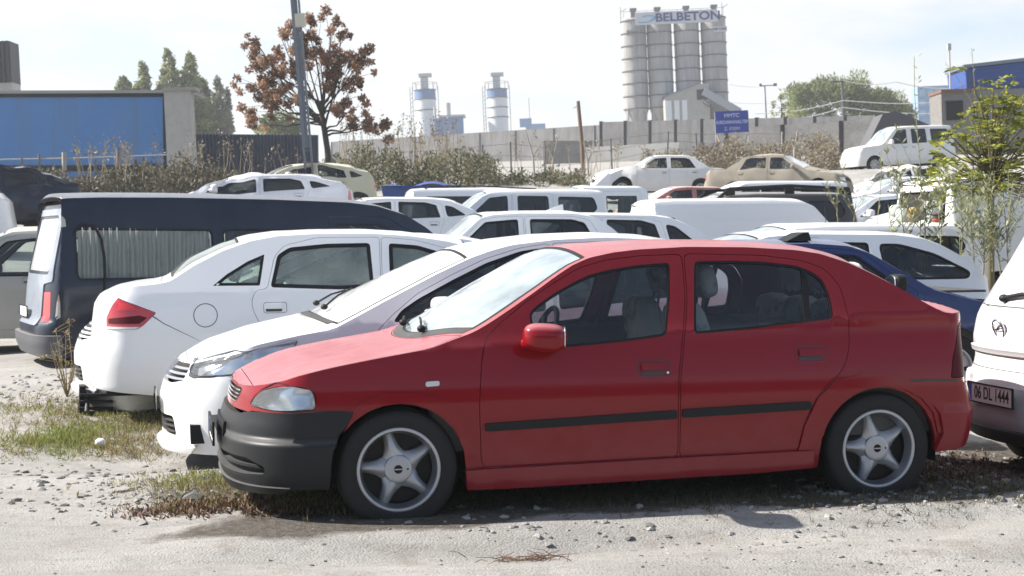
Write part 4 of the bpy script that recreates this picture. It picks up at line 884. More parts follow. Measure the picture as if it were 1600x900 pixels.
def tall(L=4.4,H=1.85,hw=.9,nose=1.0,cowl=1.05,hoodz=.95,**k):
    "van or estate with an upright tail"
    x0=nose; T=[(0,hoodz-.15),(.08,hoodz-.08),(.4,hoodz),(x0,cowl),(x0+.12,cowl+.07),(x0+.62,H-.16),(x0+.82,H-.08),(x0+1.3,H-.055),(L-.5,H-.06),(L-.15,H-.085),(L,H-.13)]
    d=dict(L=L,hw=hw,T=T,cf=.42,cr=.26,nf=2.8,nr=3.6,fin=((0,.1),(.25,0),(.55,-.02),(.65,.04),(.8,.08),(1.0,.25),(3,.6)),rin=((0,.1),(.3,0),(.6,0),(1.0,.04),(H-.3,.12),(H,.22),(3,.6)),
     low=((0,.08),(.3,.02),(.5,0),(.85,.005),(1.0,.03),(3,.03)),belt=((0,cowl-.02),(L,cowl)),tum=((0,0),(H-cowl-.1,.12),(H-cowl,.18),(2,.9)),crown=((0,.04),(x0,.08),(x0+.4,.09),(x0+1.2,.055),(L,.05)),bot=((0,.24),(L,.26)),
     wheels=[.85,L-.85],screen=(x0+.06,x0+.74,.93,.93),hood=(.08,x0-.04),
     lamps=[('headlight',[('y',.5,.66),('y',.5,.80),(.3,.86),(.3,.70)],WHL),('tail_light',[('Y',hw-.08,.8),('Y',hw-.08,1.15),(L-.10,1.15),(L-.10,.8)],REDL)],
     mirror=(x0+.35,cowl+.06),mirsize=(.12,.2,.2),cabin=(x0+.1,L-.15),seats=[x0+1.15])
    d.update(k); return d
def tall_doors(sp,L,H,nose,cowl,rear=True,quarter=True):
    x=nose; z1=H-.13; d=[dict(poly=[(x+.18,.35),(x+.18,cowl+.03),(x+.34,cowl+.17),(x+.70,H-.17),(x+.9,H-.11),(x+1.22,H-.10),(x+1.22,.35)],win=[[(x+.28,cowl+.02),(x+.42,cowl+.14),(x+.76,z1-.06),(x+1.14,z1-.02),(x+1.14,cowl+.02)]],hx=(x+1.05,.95),wr=.05)]
    if rear: d.append(dict(poly=[(x+1.24,.35),(x+1.24,H-.10),(x+2.08,H-.11),(x+2.08,.9),(x+1.98,.6),(x+1.95,.35)],win=[[(x+1.34,cowl+.02),(x+1.34,z1-.02),(x+1.98,z1-.03),(x+2.0,cowl+.03)]],hx=(x+1.4,.95),wr=.05))
    sp['doors']=d
    if quarter: sp['windows']=[([(x+2.2,cowl+.05),(x+2.18,z1-.04),(L-.42,z1-.06),(L-.34,cowl+.22),(L-.5,cowl+.08)],.06)]
    return sp
TH=.2
# pale estate at the left edge
sp=tall_doors(tall(4.4,1.62,.86,1.0,.98,.88),4.4,1.62,1.0,.98)
P_=place(48,347,18.6,2.05,1.55,.70,.16,L=4.4,ctrl=False); car('estate_car','pale beige estate car cut by the left edge, behind the dark blue van','car',sp,(P_[0],P_[1],.0,.16,0,0),BEIGE,glassm=GLS,step=.1)
# blue hatchback facing right
sp=flipspec(hatch(3.95,1.42,.82,T=None)) if False else None
h_=hatch(3.9,1.41,.82); h_['wr']=.02; sp=flipspec(h_); sp['mirblack']=True
P_=place(1455,450,12.9,3.9-.98,.955,.80,.20,L=3.9,ctrl=False)
root,S,q=car('hatchback_car','dark blue hatchback with black window frames, behind the red hatchback tail','car',sp,(P_[0],P_[1],-.02,.20,0,0),BLUE,glassm=GLS,step=.07,trim=RUB)
mm=MB(); a=S.P(np.array([[float(S.U(1.85)),-.5]]),.0)[0]; V=[(-.12,-.1,0),(.10,-.1,0),(.10,.2,0),(-.12,.2,0),(.03,-.08,.07),(.085,-.08,.075),(.085,.18,.075),(.03,.18,.07)]
mm.add(np.array(V)+a,[(0,1,2,3),(4,5,6,7),(0,1,5,4),(1,2,6,5),(2,3,7,6),(3,0,4,7)]); mm.build('roof_scoop',RUB,root)
# white hatchback beyond the blue one
h_=hatch(4.2,1.47,.86); h_['glass']=None; h_['doors']=h_['doors'][:1]; h_['windows']=[([(2.35,.99),(2.35,1.36),(2.78,1.35),(2.78,.99)],.04),([(2.90,.99),(2.88,1.34),(3.10,1.335),(3.45,1.24),(3.80,1.06),(3.76,.99)],.06)]
P_=place(1558,425,14.9,4.18,1.0,.55,.20,L=4.2,ctrl=False)
root,S,q=car('hatchback_car','white hatchback with black rear quarter pane, between the dark blue hatchback and the weeds','car',h_,(P_[0],P_[1],.0,.20,0,0),WHITE,glassm=GLS,step=.07)
# white estate roof further back
sp=tall_doors(tall(4.5,1.52,.86,1.1,.98,.88,L_=0),4.5,1.52,1.1,.98)
P_=place(1240,356,18.6,1.9,1.45,.66,.19,L=4.5); car('estate_car','long low white estate car with thin dark windows, in front of the white panel van','car',sp,P_,WHITE,glassm=GLD,step=.1)
# saloon with shark fin
P_=place(690,372,16.8,1.45,1.17,.70,.18,L=4.5)
root,S,q=car('saloon_car','white saloon roof with a small shark fin aerial, between the blue van and the estate','car',sedan(4.5,1.48,.87),P_,WHITE,glassm=GLD,step=.09)
mm=MB(); a=S.P(np.array([[float(S.U(2.9)),0]]),.0)[0]; mm.add(np.array([(-.12,-.03,0),(.08,-.03,0),(.08,.03,0),(-.12,.03,0),(.06,-.004,.07),(.08,-.004,.07),(.08,.004,.07),(.06,.004,.07)])+a,[(0,1,5,4),(1,2,6,5),(2,3,7,6),(3,0,4,7),(4,5,6,7)]); mm.build('shark_fin',WHITE,root)
P_=place(560,312,29,1.6,1.36,.66,.18,L=4.2); car('hatchback_car','white hatchback roof between the lamp pole and the long white van','car',hatch(4.2,1.42,.84),P_,WHITE,glassm=GLD,screen_mat=GLWD,step=.12)
# estate with three side windows
sp=tall_doors(tall(4.5,1.66,.87,1.15,1.02,.9),4.5,1.66,1.15,1.02)
P_=place(958,340,31,4.45,1.05,.85,.16,L=4.5); car('estate_car','white estate car with three side windows, parked before the long white van','car',sp,P_,WHITE,glassm=GLD,step=.1)
# long white van, tail to the left
sp=tall(4.8,1.92,.95,1.0,1.1,1.0); sp['ends']=[('rear_window','r',[(-.7,1.12),(.7,1.12),(.62,1.62),(-.62,1.62)],GLWD,.05)]
sp['doors']=[dict(poly=[(1.2,.4),(1.2,1.15),(1.7,1.76),(2.25,1.80),(2.25,.4)],win=[[(1.3,1.15),(1.75,1.68),(2.15,1.70),(2.15,1.15)]],hx=(2.1,1.0))]
sp['windows']=[([(2.4,1.12),(2.4,1.70),(4.30,1.70),(4.30,1.12)],.05)]
sp=flipspec(sp)
P_=place(640,300,35,.12,1.80,.85,.19,L=4.8); root,S,q=car('passenger_van','long white van with one wide black side window and roof rails, tail to the left','van',sp,P_,WHITE,glassm=GLD,step=.12)
for sg in (-1,1):
    mm=MB(); pts=[S.P(np.array([[float(S.U(x)),sg*.6]]),h)[0] for x,h in ((.5,0),(.62,.06),(1.8,.06),(3.1,.06),(3.25,0))]; mm.tube(pts,.018,6); mm.build('roof_rail',RUB,root)
# white panel van
sp=tall(4.3,1.84,.9,.85,1.05,.95); sp['windows']=[([(3.76,1.12),(3.76,1.52),(4.0,1.52),(4.02,1.12)],.05)]
sp['doors']=[dict(poly=[(1.02,.4),(1.02,1.1),(1.45,1.70),(2.0,1.73),(2.0,.4)],win=[[(1.12,1.10),(1.5,1.62),(1.9,1.63),(1.9,1.10)]],hx=(1.85,1.0))] if False else []
sp['hood']=(.08,.8); sp=flipspec(sp)
P_=place(1016,340,23.5,.10,1.52,.87,.18,L=4.3); root,S,q=car('panel_van','white panel van with blank sides and one small rear window, nose to the right','van',sp,P_,WHITE,glassm=GLD,step=.1,screen_mat=GLWD)
pbuild('side_pressing',WHITE,root,S.W,q(rnd([(.55,.95),(.55,1.50),(2.7,1.50),(2.7,.95)],.08)),[q(rnd([(.57,.97),(.57,1.48),(2.68,1.48),(2.68,.97)],.07))],.12,.006,.006)
pbuild('door_seam',TRIM,root,S.W,q([(3.0,.5),(3.0,1.68),(3.012,1.68),(3.012,.5)]),(),.12,.002,0)
# black car with roof rails
sp=tall_doors(tall(4.3,1.62,.88,1.1,1.02,.95),4.3,1.62,1.1,1.02)
P_=place(1348,313,26,4.27,1.45,.72,.16,L=4.3); root,S,q=car('offroad_car','black off-road car with raised black roof rails, behind the white panel van','car',sp,P_,BLACKP,glassm=GLD,step=.1)
for sg in (-1,1):
    mm=MB(); pts=[S.P(np.array([[float(S.U(x)),sg*.62]]),h)[0] for x,h in ((1.6,0),(1.95,.10),(3.0,.13),(4.05,.10),(4.15,.0))]; mm.tube(pts,.032,6)
    for x in (1.95,3.0,4.0):
        a=S.P(np.array([[float(S.U(x)),sg*.62]]),.05)[0]; mm.box(a,(.16,.05,.12))
    mm.build('roof_rail',RUB,root)
# small white hatch in front of the truck
P_=place(985,338,21,2.6,1.40,.62,.24,L=4.0); car('hatchback_car','white hatchback with a pale windscreen just above the red hatchback roof','car',hatch(4.0,1.46,.84),P_,WHITE,glassm=GLD,screen_mat=GLWD,step=.1)
# truck
sp=tall(5.0,1.9,.9,.35,1.15,1.1); sp['T']=[(0,1.0),(.08,1.06),(.35,1.15),(.9,1.72),(1.1,1.80),(2.5,1.80),(2.62,1.74),(2.7,1.0),(4.9,.98),(5.0,.95)]; sp['cabin']=(.4,2.6); sp['screen']=(.42,.98,.93,.93); sp['hood']=None; sp['mirror']=(.7,1.25)
sp['windows']=[]; sp['doors']=[dict(poly=[(.6,.4),(.6,1.2),(.95,1.66),(1.5,1.70),(1.5,.4)],win=[[(.72,1.18),(1.02,1.58),(1.42,1.60),(1.42,1.18)]],hx=(1.35,1.0)),dict(poly=[(1.52,.4),(1.52,1.70),(2.45,1.70),(2.45,.4)],win=[[(1.6,1.18),(1.6,1.60),(2.35,1.60),(2.35,1.18)]],hx=(2.3,1.0))]
sp['lamps']=sp['lamps'][:1]
P_=place(1010,296,36,2.6,1.75,.75,.2,L=5.0); root,S,q=car('pickup_truck','white crew cab truck with two side windows and a low load bed','truck',sp,P_,WHITE,glassm=GLS,step=.13)
# white minibus behind the black car
sp=tall_doors(tall(4.6,1.85,.9,1.0,1.1,1.0),4.6,1.85,1.0,1.1)
P_=place(1333,290,37,4.5,1.70,.8,.16,L=4.6); car('minibus','white minibus with black side windows behind the black off-road car','van',sp,P_,WHITE,glassm=GLD,step=.13,screen_mat=GLWD)
# red and white small car
P_=place(1075,292,42,2.0,1.37,.65,.2,L=4.0); car('hatchback_car','small weathered red car below the white wreck on the bank','car',hatch(4.0,1.40,.8),P_,REDP,glassm=GLD,step=.13,screen_mat=GLWD)
# cars on the bank
P_=place(1050,243,48,2.45,1.36,.62,.10,ti=.01,L=4.4); car('saloon_car','old white saloon with crumpled bonnet on the bank, nose to the left','car',sedan(4.4,1.40,.82,1),P_,WHITED,glassm=GLS,step=.14)
P_=place(1130,266,45,.7,.95,.8,-.42,L=4.3); car('saloon_car','beige dust covered old saloon on the bank, turned nose right','car',flipspec(sedan(4.3,1.40,.82,1)),P_,DUSTB,glassm=GLS,screen_mat=GLWD,step=.14)
sp=tall_doors(tall(4.5,1.80,.9,1.15,1.05,.98),4.5,1.8,1.15,1.05)
P_=place(1338,248,60,.1,.55,.8,.22,ti=-.04,L=4.5); car('offroad_car','white off-road car with tinted side glass at the top of the bank','car',sp,P_,WHITED,glassm=GLD,step=.14)
P_=place(1345,297,46,.3,.75,.8,.30,ti=-.06,L=4.2); car('saloon_car','dusty white wreck with a bare windscreen frame below the white off-road car','car',sedan(4.2,1.34,.8,1),P_,WHITED,glassm=glass('no_glass',(.95,.95,.95),.02),screen_mat=glass('no_glass',(.95,.95,.95),.02),step=.14)
P_=place(1440,277,38,2.3,1.34,.62,.18,L=4.3); car('coupe_car','white coupe with green tinted glass behind the weeds','car',hatch(4.3,1.37,.84),P_,WHITE,glassm=glass('green_glass',(.2,.4,.32),.1,(.3,.42,.36)),step=.12)
P_=place(1352,312,31,1.45,1.32,.62,.16,L=4.2); car('hatchback_car','white hatchback with black side glass, its roof just right of the black off-road car','car',hatch(4.2,1.44,.84),P_,WHITE,glassm=GLD,step=.12)
P_=place(1375,352,25,.05,.7,.5,.22,L=4.4); car('saloon_car','white saloon with a sloping bonnet tangled in weeds before the open white van','car',sedan(4.4,1.42,.84),P_,WHITE,glassm=GLD,screen_mat=GLT,step=.1)
# white van with open tail at the right
sp=tall(4.9,2.0,.95,1.0,1.15,1.05); sp['ends']=[('rear_opening','r',[(-.75,.6),(.75,.6),(.70,1.78),(-.70,1.78)],UNDER,.05,-.05)]; sp['lamps']=sp['lamps'][:1]; sp=flipspec(sp)
P_=place(1475,283,21,.05,1.90,.80,.24,L=4.9); root,S,q=car('panel_van','white panel van with its tail open and stuffed with scrap, half hidden by weeds','van',sp,P_,WHITED,glassm=GLD,step=.12)
pbuild('side_seam',TRIM,root,S.W,q([(.95,.4),(.95,1.84),(.962,1.84),(.962,.4)]),(),.12,.002,0)
mm=MB()
for k in range(26):
    mm.ellip((.02+random.random()*.12,random.uniform(-.65,.65),random.uniform(.65,1.7)),(.2,random.uniform(.15,.35),random.uniform(.12,.3)),random.uniform(.3,.9),6,mi=random.choice([0,0,1,2,3]))
mm.build('scrap_load',[mat('scrap_pale',(.45,.5,.46),.8),mat('scrap_red',(.5,.08,.04),.7),mat('scrap_dark',(.05,.05,.05),.8),mat('scrap_ochre',(.45,.25,.08),.8)],root)
# left wrecks
P_=place(318,303,30,1.25,.98,.8,.16,ti=-.03,L=4.3); car('coupe_car','silver white wreck with a sunroof beyond the dark blue van roof','car',hatch(4.3,1.35,.82),P_,SILV,glassm=GLD,screen_mat=GLD,step=.12)
P_=place(482,256,38,1.9,1.33,.62,.42,L=3.9); car('hatchback_car','cream coloured old hatchback with a grey windscreen, right behind the lamp pole','car',hatch(3.8,1.38,.78),P_,CREAM,glassm=GLS,screen_mat=GLS,step=.12)
P_=place(52,266,32,3.0,1.34,.60,.55,ti=.06,L=4.2); car('saloon_car','dark navy wrecked saloon under the brush at the far left','car',hatch(4.2,1.38,.82),P_,NAVY,glassm=GLD,screen_mat=GLD,step=.12)
P_=place(12,318,27,3.95,.9,.8,.2,L=4.2); car('hatchback_car','white hatchback cut by the left edge below the dark navy wreck','car',hatch(4.0,1.4,.82,lamps=[]),P_,WHITE,glassm=GLD,step=.12)
# dents and buckled panels on the wrecks
def crumple(root,amt,x0,x1,seed):
    for ch in root.children_recursive:
        if ch.type!='MESH' or ch.name.startswith(('tyre','rim')): continue
        me=ch.data; n=len(me.vertices); co=np.empty(n*3); me.vertices.foreach_get('co',co); co=co.reshape(-1,3)
        w_=sst(x0,x0+.5,co[:,0])*(1-sst(x1-.5,x1,co[:,0])); a=fbm(co[:,0]*1.6+co[:,1],co[:,2]*2.2+co[:,1]*1.3,3,seed)-.47; b=fbm(co[:,0]*2.1-co[:,1]*1.7,co[:,2]*2+5,3,seed+7)-.47
        co[:,2]+=w_*amt*a*2.4; co[:,1]+=w_*amt*b*2.0; co[:,0]+=w_*amt*a*b*4
        me.vertices.foreach_set('co',co.ravel()); me.update()
        nl=len(me.loops)
for o in list(sc.objects):
    l=o.get('label','')
    if l.startswith('silver white wreck'): crumple(o,.13,-.6,2.6,3)
    if l.startswith('dark navy wrecked'): crumple(o,.14,-.5,5,5)
    if l.startswith('dusty white wreck'): crumple(o,.16,-.5,5,8)
    if l.startswith('old white saloon'): crumple(o,.12,-.5,1.6,11)
    if l.startswith('beige dust'): crumple(o,.06,-.5,5,13)
    if l.startswith('cream coloured'): crumple(o,.08,-.5,5,17)
    if l.startswith('white saloon with a sloping'): crumple(o,.16,-.5,1.8,19)
# pale car at far rear of the right row
ZAF=dict(L=4.3,hw=.89,cf=.62,cr=.4,nf=2.15,nr=2.5,barrel=.04,
 T=[(0,1.40),(.1,1.47),(.3,1.54),(.8,1.57),(1.8,1.575),(2.4,1.54),(2.75,1.44),(3.1,1.22),(3.4,1.06),(3.7,.98),(4.1,.88),(4.3,.76)],
 fin=((0,.16),(.2,.12),(.28,.05),(.40,.0),(.60,.0),(.66,.01),(.70,.045),(.80,.05),(.84,.02),(.88,.03),(1.0,.05),(1.12,.13),(1.5,.40),(1.65,.50),(3,1.)),rin=((0,.1),(.3,0),(.6,0),(.75,.1),(3,.6)),
 low=((0,.1),(.25,.03),(.5,0),(.8,.01),(1.0,.04),(3,.04)),belt=((0,1.05),(4.3,.95)),tum=((0,0),(.5,.17),(2,.8)),crown=((0,.04),(2.2,.05),(3,.09),(4.3,.04)),bot=((0,.30),(.6,.22),(4.3,.2)),
 wheels=[.80,3.45],dirn=1,doors=[dict(poly=[(1.25,.35),(1.15,1.0),(1.25,1.47),(2.05,1.50),(2.05,.35)],win=[[(1.25,1.06),(1.33,1.43),(1.98,1.46),(1.98,1.05)]],hx=(1.3,.95)),dict(poly=[(2.07,.35),(2.07,1.50),(2.5,1.44),(3.15,1.1),(3.1,.35)],win=[[(2.13,1.05),(2.13,1.46),(2.45,1.41),(3.0,1.08)]],hx=(2.25,.93))],
 windows=[([(.55,1.10),(.5,1.42),(1.1,1.45),(1.05,1.08)],.06)],
 ends=[('rear_window','f',[(-.62,1.085),(-.3,1.06),(.3,1.06),(.62,1.085),(.54,1.50),(-.54,1.50)],GLWD,.05,-.004)],
 lamps=[('tail_light',[('y',.74,.80),('y',.72,1.30),(.38,1.30),(.36,.82)],REDL)],
 screen=(2.7,3.35,.93,.93),hood=(3.45,4.2),mirror=(2.95,1.05),cabin=(.4,3.3),seats=[2.3,1.3],hood_=None)
ZW=paint('pale_white_paint',(.72,.70,.69),dust=.10,updust_glare=.12,rough=.35,dustcol=(.55,.52,.48))
ZP=(2.90,9.10,-.08,.20,0,0)
root,S,q=car('people_carrier','pale people carrier with a number plate and round chrome badge, cut by the right edge','car',ZAF,ZP,ZW,step=.05,glassm=GLS,wheel='cover',R=.31)
GREYB=mat('grey_lilac_bumper',(.43,.43,.45),.5,dust=.15,updust_glare=.2,dustcol=(.5,.47,.44))
m=MB(); panel(m,S.W,rnd([(-1.30,.64),(-.36,.655),(-.34,.60),(.34,.60),(.36,.655),(1.30,.64),(1.28,.40),(1.15,.30),(-1.15,.30),(-1.28,.40)],.02),(),.05,off=lambda s_,z:.022+0*z,fl=.04,mirror=False); fb=m.build('rear_bumper',GREYB,root)
m=MB(); panel(m,S.W,[(-1.1,.34),(1.1,.34),(1.0,.26),(-1.0,.26)],(),.06,off=.045,fl=.05,mirror=False); m.build('bumper_skirt',DARKP,root)
for sg in (-1,1):
    m=MB(); panel(m,S.W,rnd([(sg*.42,.53),(sg*.62,.53),(sg*.62,.495),(sg*.42,.495)],.012),(),.05,off=.055,fl=.01,mirror=False); m.build('reflector_slot',RUB,fb)
m=MB(); panel(m,S.W,rnd([(-.60,.815),(.60,.815),(.60,.785),(-.60,.785)],.008),(),.05,off=.02,fl=.03,mirror=False); m.build('boot_chrome_strip',mat('pale_trim',(.55,.55,.57),.3,metal=.3),root)
m=MB(); panel(m,S.W,[(-.66,1.075),(.66,1.075),(.69,.78),(.66,.69),(-.66,.69),(-.69,.78)],[inset([(-.66,1.075),(.66,1.075),(.69,.78),(.66,.69),(-.66,.69),(-.69,.78)],.006)],.05,off=.001,fl=0,mirror=False); m.build('tailgate_seam',TRIM,root)
pz=add_plate(root,-.030,.545,-1,'06 DL 1444','rear_plate'); 
def on_tail(y,z,o=.006): 
    s_=float(np.interp(abs(y),S.by[:len(S.by)//2],S.s[:len(S.s)//2])); p=S.F0(np.array([s_]),np.array([z]),o)[0]; return np.array([p[0],math.copysign(p[1],y) if y else 0,p[2]])
m=MB(); c0=on_tail(0,.94,.015); R_b=Matrix.Rotation(rad(-18),3,'Y')
ring=[tuple(np.array(R_b@Vector((0,.058*math.cos(a),.058*math.sin(a))))+c0) for a in np.linspace(0,2*PI,29)]; m.tube(ring,.009,6,cap=False)
bolt=[(-.080,.006),(-.004,.012),(-.01,-.002),(.080,-.006),(.004,-.012),(.01,.002)]
m.add(np.array([tuple(np.array(R_b@Vector((-.004,y,z)))+c0) for y,z in bolt]),[tuple(range(6)),tuple(range(6))[::-1]]); m.build('emblem',CHROME,root)
m=MB(); a=on_tail(.10,1.12,.02);b=on_tail(-.30,1.14,.015)
m.tube([a,(a+b)/2+[-.012,0,.02],b],[.016,.014,.007],8); m.ellip(b if False else a,(.06,.07,.05),1,8); m.build('rear_wiper',RUB,root)
# blue sheet and loose bonnet between the cars
tp=at(662,291,45); m=MB(); xs=np.linspace(-1.1,1.0,14); ys=np.linspace(-.8,.8,6)
V=[(x,y,.06*math.sin(x*4.3)+.05*math.cos(y*4+x)+.42-.10*abs(x)) for x in xs for y in ys]; m.add(np.array(V),[(i*6+j,(i+1)*6+j,(i+1)*6+j+1,i*6+j+1) for i in range(13) for j in range(5)])
V=[(x,y,-.9) for x,y in ((-1.0,-.7),(.9,-.7),(.9,.7),(-1.0,.7))]+[(x,y,.35) for x,y in ((-1.2,-.7),(1.1,-.7),(1.1,.7),(-1.2,.7))]; m.add(np.array(V),[(0,1,5,4),(1,2,6,5),(2,3,7,6),(3,0,4,7)])
o=m.build('tarpaulin',mat('blue_sheet',(.03,.06,.22),.6)); o.location=(tp[0],tp[1],tp[2]-.35); tag(o,'dark blue tarpaulin over a heap, beyond the long white van','tarpaulin')
CTRL.append((float(tp[0]),float(tp[1]),float(tp[2])-1.2,2.5))
tp=at(938,292,44); m=MB(); P3=[(-.30,0,-.1),(.30,.1,.0),(.28,.2,.42),(.2,.2,.40)]; m.add(np.array(P3),[(0,1,2,3)])
o=m.build('loose_bonnet',WHITE); md=o.modifiers.new('thickness','SOLIDIFY'); md.thickness=.03; o.location=tuple(tp); tag(o,'white car bonnet standing on edge left of the old white saloon','car panel'); CTRL.append((float(tp[0]),float(tp[1]),float(tp[2])-.1,1.6))
# ------------------------------------------------------------------ background: everything beyond the lot
TLT=Matrix.Rotation(rad(-2.0),4,'Y')    # the lot slopes against the level ground behind it
def bgroot(name,px,py,Y,rz=0,label=None,cat=None,group=None):
    p=at(px,py,Y); o=empty(name,mw=Matrix.Translation(tuple(p))@TLT@Matrix.Rotation(rz,4,'Z')); tag(o,label,cat,group); return o
def S_(Y): return FPX/Y
CONC=mat('silo_concrete_paint',(.36,.35,.35),.8,streak=((1.6,1.6,.12),(.17,.155,.14),.75),var=[(.25,(.24,.23,.22),.45,.7,.8),(2,(.40,.39,.38),.5,.8,.4)])
RINGM=mat('silo_ring_steel',(.13,.12,.12),.7)
GREYC=mat('grey_concrete',(.135,.135,.14),.9,streak=((2.5,2.5,.4),(.07,.068,.065),.7),var=[(.6,(.085,.082,.085),.4,.7,.7),(6,(.18,.175,.17),.5,.7,.5)],bump=(8,.3,.02))
PALEC=mat('pale_concrete',(.42,.41,.39),.9,var=[(.8,(.30,.29,.27),.4,.7,.7)])
BLOCK=mat('dark_block_wall',(.17,.165,.16),.9,var=[(1.2,(.09,.09,.09),.4,.65,.8),(9,(.25,.24,.22),.5,.75,.6)],bump=(6,.4,.03))
BLUEW=mat('blue_sheet_metal',(.055,.175,.40),.55,streak=((2.2,2.2,.15),(.07,.14,.26),.6),var=[(.5,(.045,.165,.40),.4,.7,.7),(3,(.07,.22,.50),.5,.8,.4)])
BLUET=mat('tower_blue',(.10,.17,.33),.6); WHT=mat('tower_white',(.62,.63,.65),.6)
DARKC=mat('dark_corrugated_sheet',(.045,.055,.085),.55,var=[(1,(.08,.08,.10),.5,.7,.5)])
SIGNB=mat('sign_blue',(.03,.055,.28),.6,var=[(3,(.05,.08,.30),.4,.7,.5)]); SIGNT=mat('sign_white',(.40,.43,.62),.6); SIGNW=mat('banner_white',(.50,.51,.55),.7); NAVYT=mat('banner_navy_letters',(.03,.035,.14),.6); AQUA=mat('banner_aqua',(.10,.32,.50),.6)
GALV=mat('galvanised_pole',(.13,.15,.18),.6,var=[(6,(.20,.21,.23),.5,.8,.5)]); WOODP=mat('old_wood',(.16,.11,.08),.9); PALEW=mat('pale_dead_wood',(.36,.33,.28),.9)
BOXM=mat('junction_box_cream',(.50,.47,.38),.6); ROOFT=mat('roof_trim_grey',(.28,.27,.25),.7)
# silos
Y=230; k=Y/FPX
r0=bgroot('silo_block',1057,186,Y,0,'block of four tall grey concrete silos under a white BELBETON banner','silos')
xs=[-5.95,-2.12,2.0,6.05]; Hs=15.0
for i,x in enumerate(xs):
    m=MB(); m.lathe([(-3.2,.5),(-1.6,.75),(1.7,1.86),(1.75,1.88),(Hs-.0,1.88),(Hs+.3,1.5),(Hs+.35,.1)],36,axis='z',c=(x,0,0),flip=True); s_=m.build('silo',[CONC],r0)
    for q in range(8):
        m=MB(); z=1.75+q*1.88; m.lathe([(z-.09,1.88),(z-.09,1.99),(z+.09,1.99),(z+.09,1.88)],36,axis='z',c=(x,0,0),flip=True); m.build('ring',RINGM,s_)
    m=MB()
    for a in (.6,2.5,3.8,5.6): m.tube([(x+1.75*math.cos(a),1.75*math.sin(a),-6),(x+1.75*math.cos(a),1.75*math.sin(a),1.9)],.13,6)
    m.tube([(x-1.6,-1,-3),(x+.4,-1.2,1.6)],.10,5); m.build('silo_legs',CONC,s_)
    m=MB(); m.box((x+[.0,-.2,0,.15][i],-.4,Hs+.95),(.75,.75,1.3)); m.box((x+[.0,-.2,0,.15][i],-.4,Hs+1.65),(1.0,1.0,.35)); m.build('filter_box',mat('filter_grey',(.17,.165,.16),.8),s_)
m=MB(); m.box((.35,-2.1,Hs-.0),(12.3,.18,1.85)); o=m.build('banner',SIGNW,r0)
R90=Matrix.Rotation(PI/2,4,'X')
text_obj('letters','BELBETON',1.75,NAVYT,o,.02,Matrix.Translation((2.05,-2.22,Hs+.0))@R90,bold=.05,sx=1.16)
m=MB(); V=[]
for q in range(20):
    a=-2.6+q*.24; V+=[(-4.2+1.5*math.cos(a),-2.22,Hs-.1+.55*math.sin(a)+.18*math.cos(a)*1),(-4.2+1.25*math.cos(a),-2.22,Hs-.1+.38*math.sin(a)+.15*math.cos(a))]
m.add(np.array(V),[(2*q,2*q+1,2*q+3,2*q+2) for q in range(19)]); V=[(-3.7,-2.225,Hs-.4),(-3.1,-2.225,Hs-.35),(-2.1,-2.225,Hs+.55),(-2.5,-2.225,Hs+.6)]; m.add(np.array(V),[(0,1,2,3)]); m.build('swoosh',AQUA,o)
m=MB()
for x,z0 in ((-7.8,Hs),(7.5,Hs)): m.tube([(x,0,z0),(x,0,z0+2.2)],.05,5); m.tube([(x,0,z0+1.4),(x+.9,0,z0+1.9)],.05,5)
for q in range(14): m.tube([(-7.5+q*1.15,-1.7,Hs+.2),(-7.5+q*1.15,-1.7,Hs+1.2)],.03,4)
m.tube([(-7.5,-1.7,Hs+1.2),(7.5,-1.7,Hs+1.2)],.03,4); m.build('roof_railing',RINGM,r0)
for x,c_ in ((-6.2,0),(6.9,1)):
    m=MB(); m.box((x,-1.93,Hs-2.0),(1.9,.05,.8)); o=m.build('small_sign',SIGNW if c_ else CONC,r0); text_obj('letters','OPOMIX' if False else 'CIMSA' if False else 'O·OMS',.55,RINGM,o,.01,Matrix.Translation((x,-1.98,Hs-2.0))@R90,bold=.02)
m=MB()
xz=[(-2.2,-5),(-2.2,3.0),(2.6,4.6),(4.3,4.6),(4.3,-5)]; V=[(x,-2.6,z) for x,z in xz]+[(x,-6.0,z) for x,z in xz]; n=5
m.add(np.array(V),[tuple(range(n))[::-1],tuple(range(n,2*n))]+[(i,(i+1)%n,n+(i+1)%n,n+i) for i in range(n)]); o=m.build('mixer_house',mat('house_beige',(.36,.34,.31),.85,var=[(1,(.28,.26,.24),.4,.7,.6)]),r0)
m=MB(); V=[(-2.5,-6.3,2.95),(2.7,-6.3,4.7),(2.7,-2.4,4.7),(-2.5,-2.4,2.95)]; m.add(np.array(V),[(0,1,2,3)]); V=np.array(V)-[0,0,.15]; m.add(V,[(3,2,1,0)]); m.add(np.array([(-2.5,-6.3,2.95),(2.7,-6.3,4.7),(2.7,-6.3,4.5),(-2.5,-6.3,2.75)]),[(0,3,2,1)]); m.build('house_roof',mat('roof_steel_blue',(.15,.19,.24),.6),o)
m=MB()
for x in (-1.7,-.55,.6): m.box((x,-6.05,.2),(.75,.1,4.2))
m.build('white_panels',WHT,o)
m=MB(); m.box((3.25,-6.02,3.0),(1.6,.1,1.5)); m.build('dark_opening',UNDER,o)
m=MB(); R_=Matrix.Rotation(rad(32),3,'Y'); m.box((6.0,-5.6,1.8),(6.2,2.0,1.1),R=R_); o=m.build('conveyor_cover',mat('conveyor_grey',(.30,.31,.33),.6),r0)
m=MB(); 
for d in (-.9,-1.5): m.tube([(3.2,-6.8,3.2+d),(8.6,-6.8,-.2+d)],.10,5)
for q in range(8): t=q/7; m.tube([(3.2+5.4*t,-6.8,2.3-3.4*t),(3.2+5.4*t,-6.8,1.7-3.4*t)],.06,4)
m.build('conveyor_truss',RINGM,o)
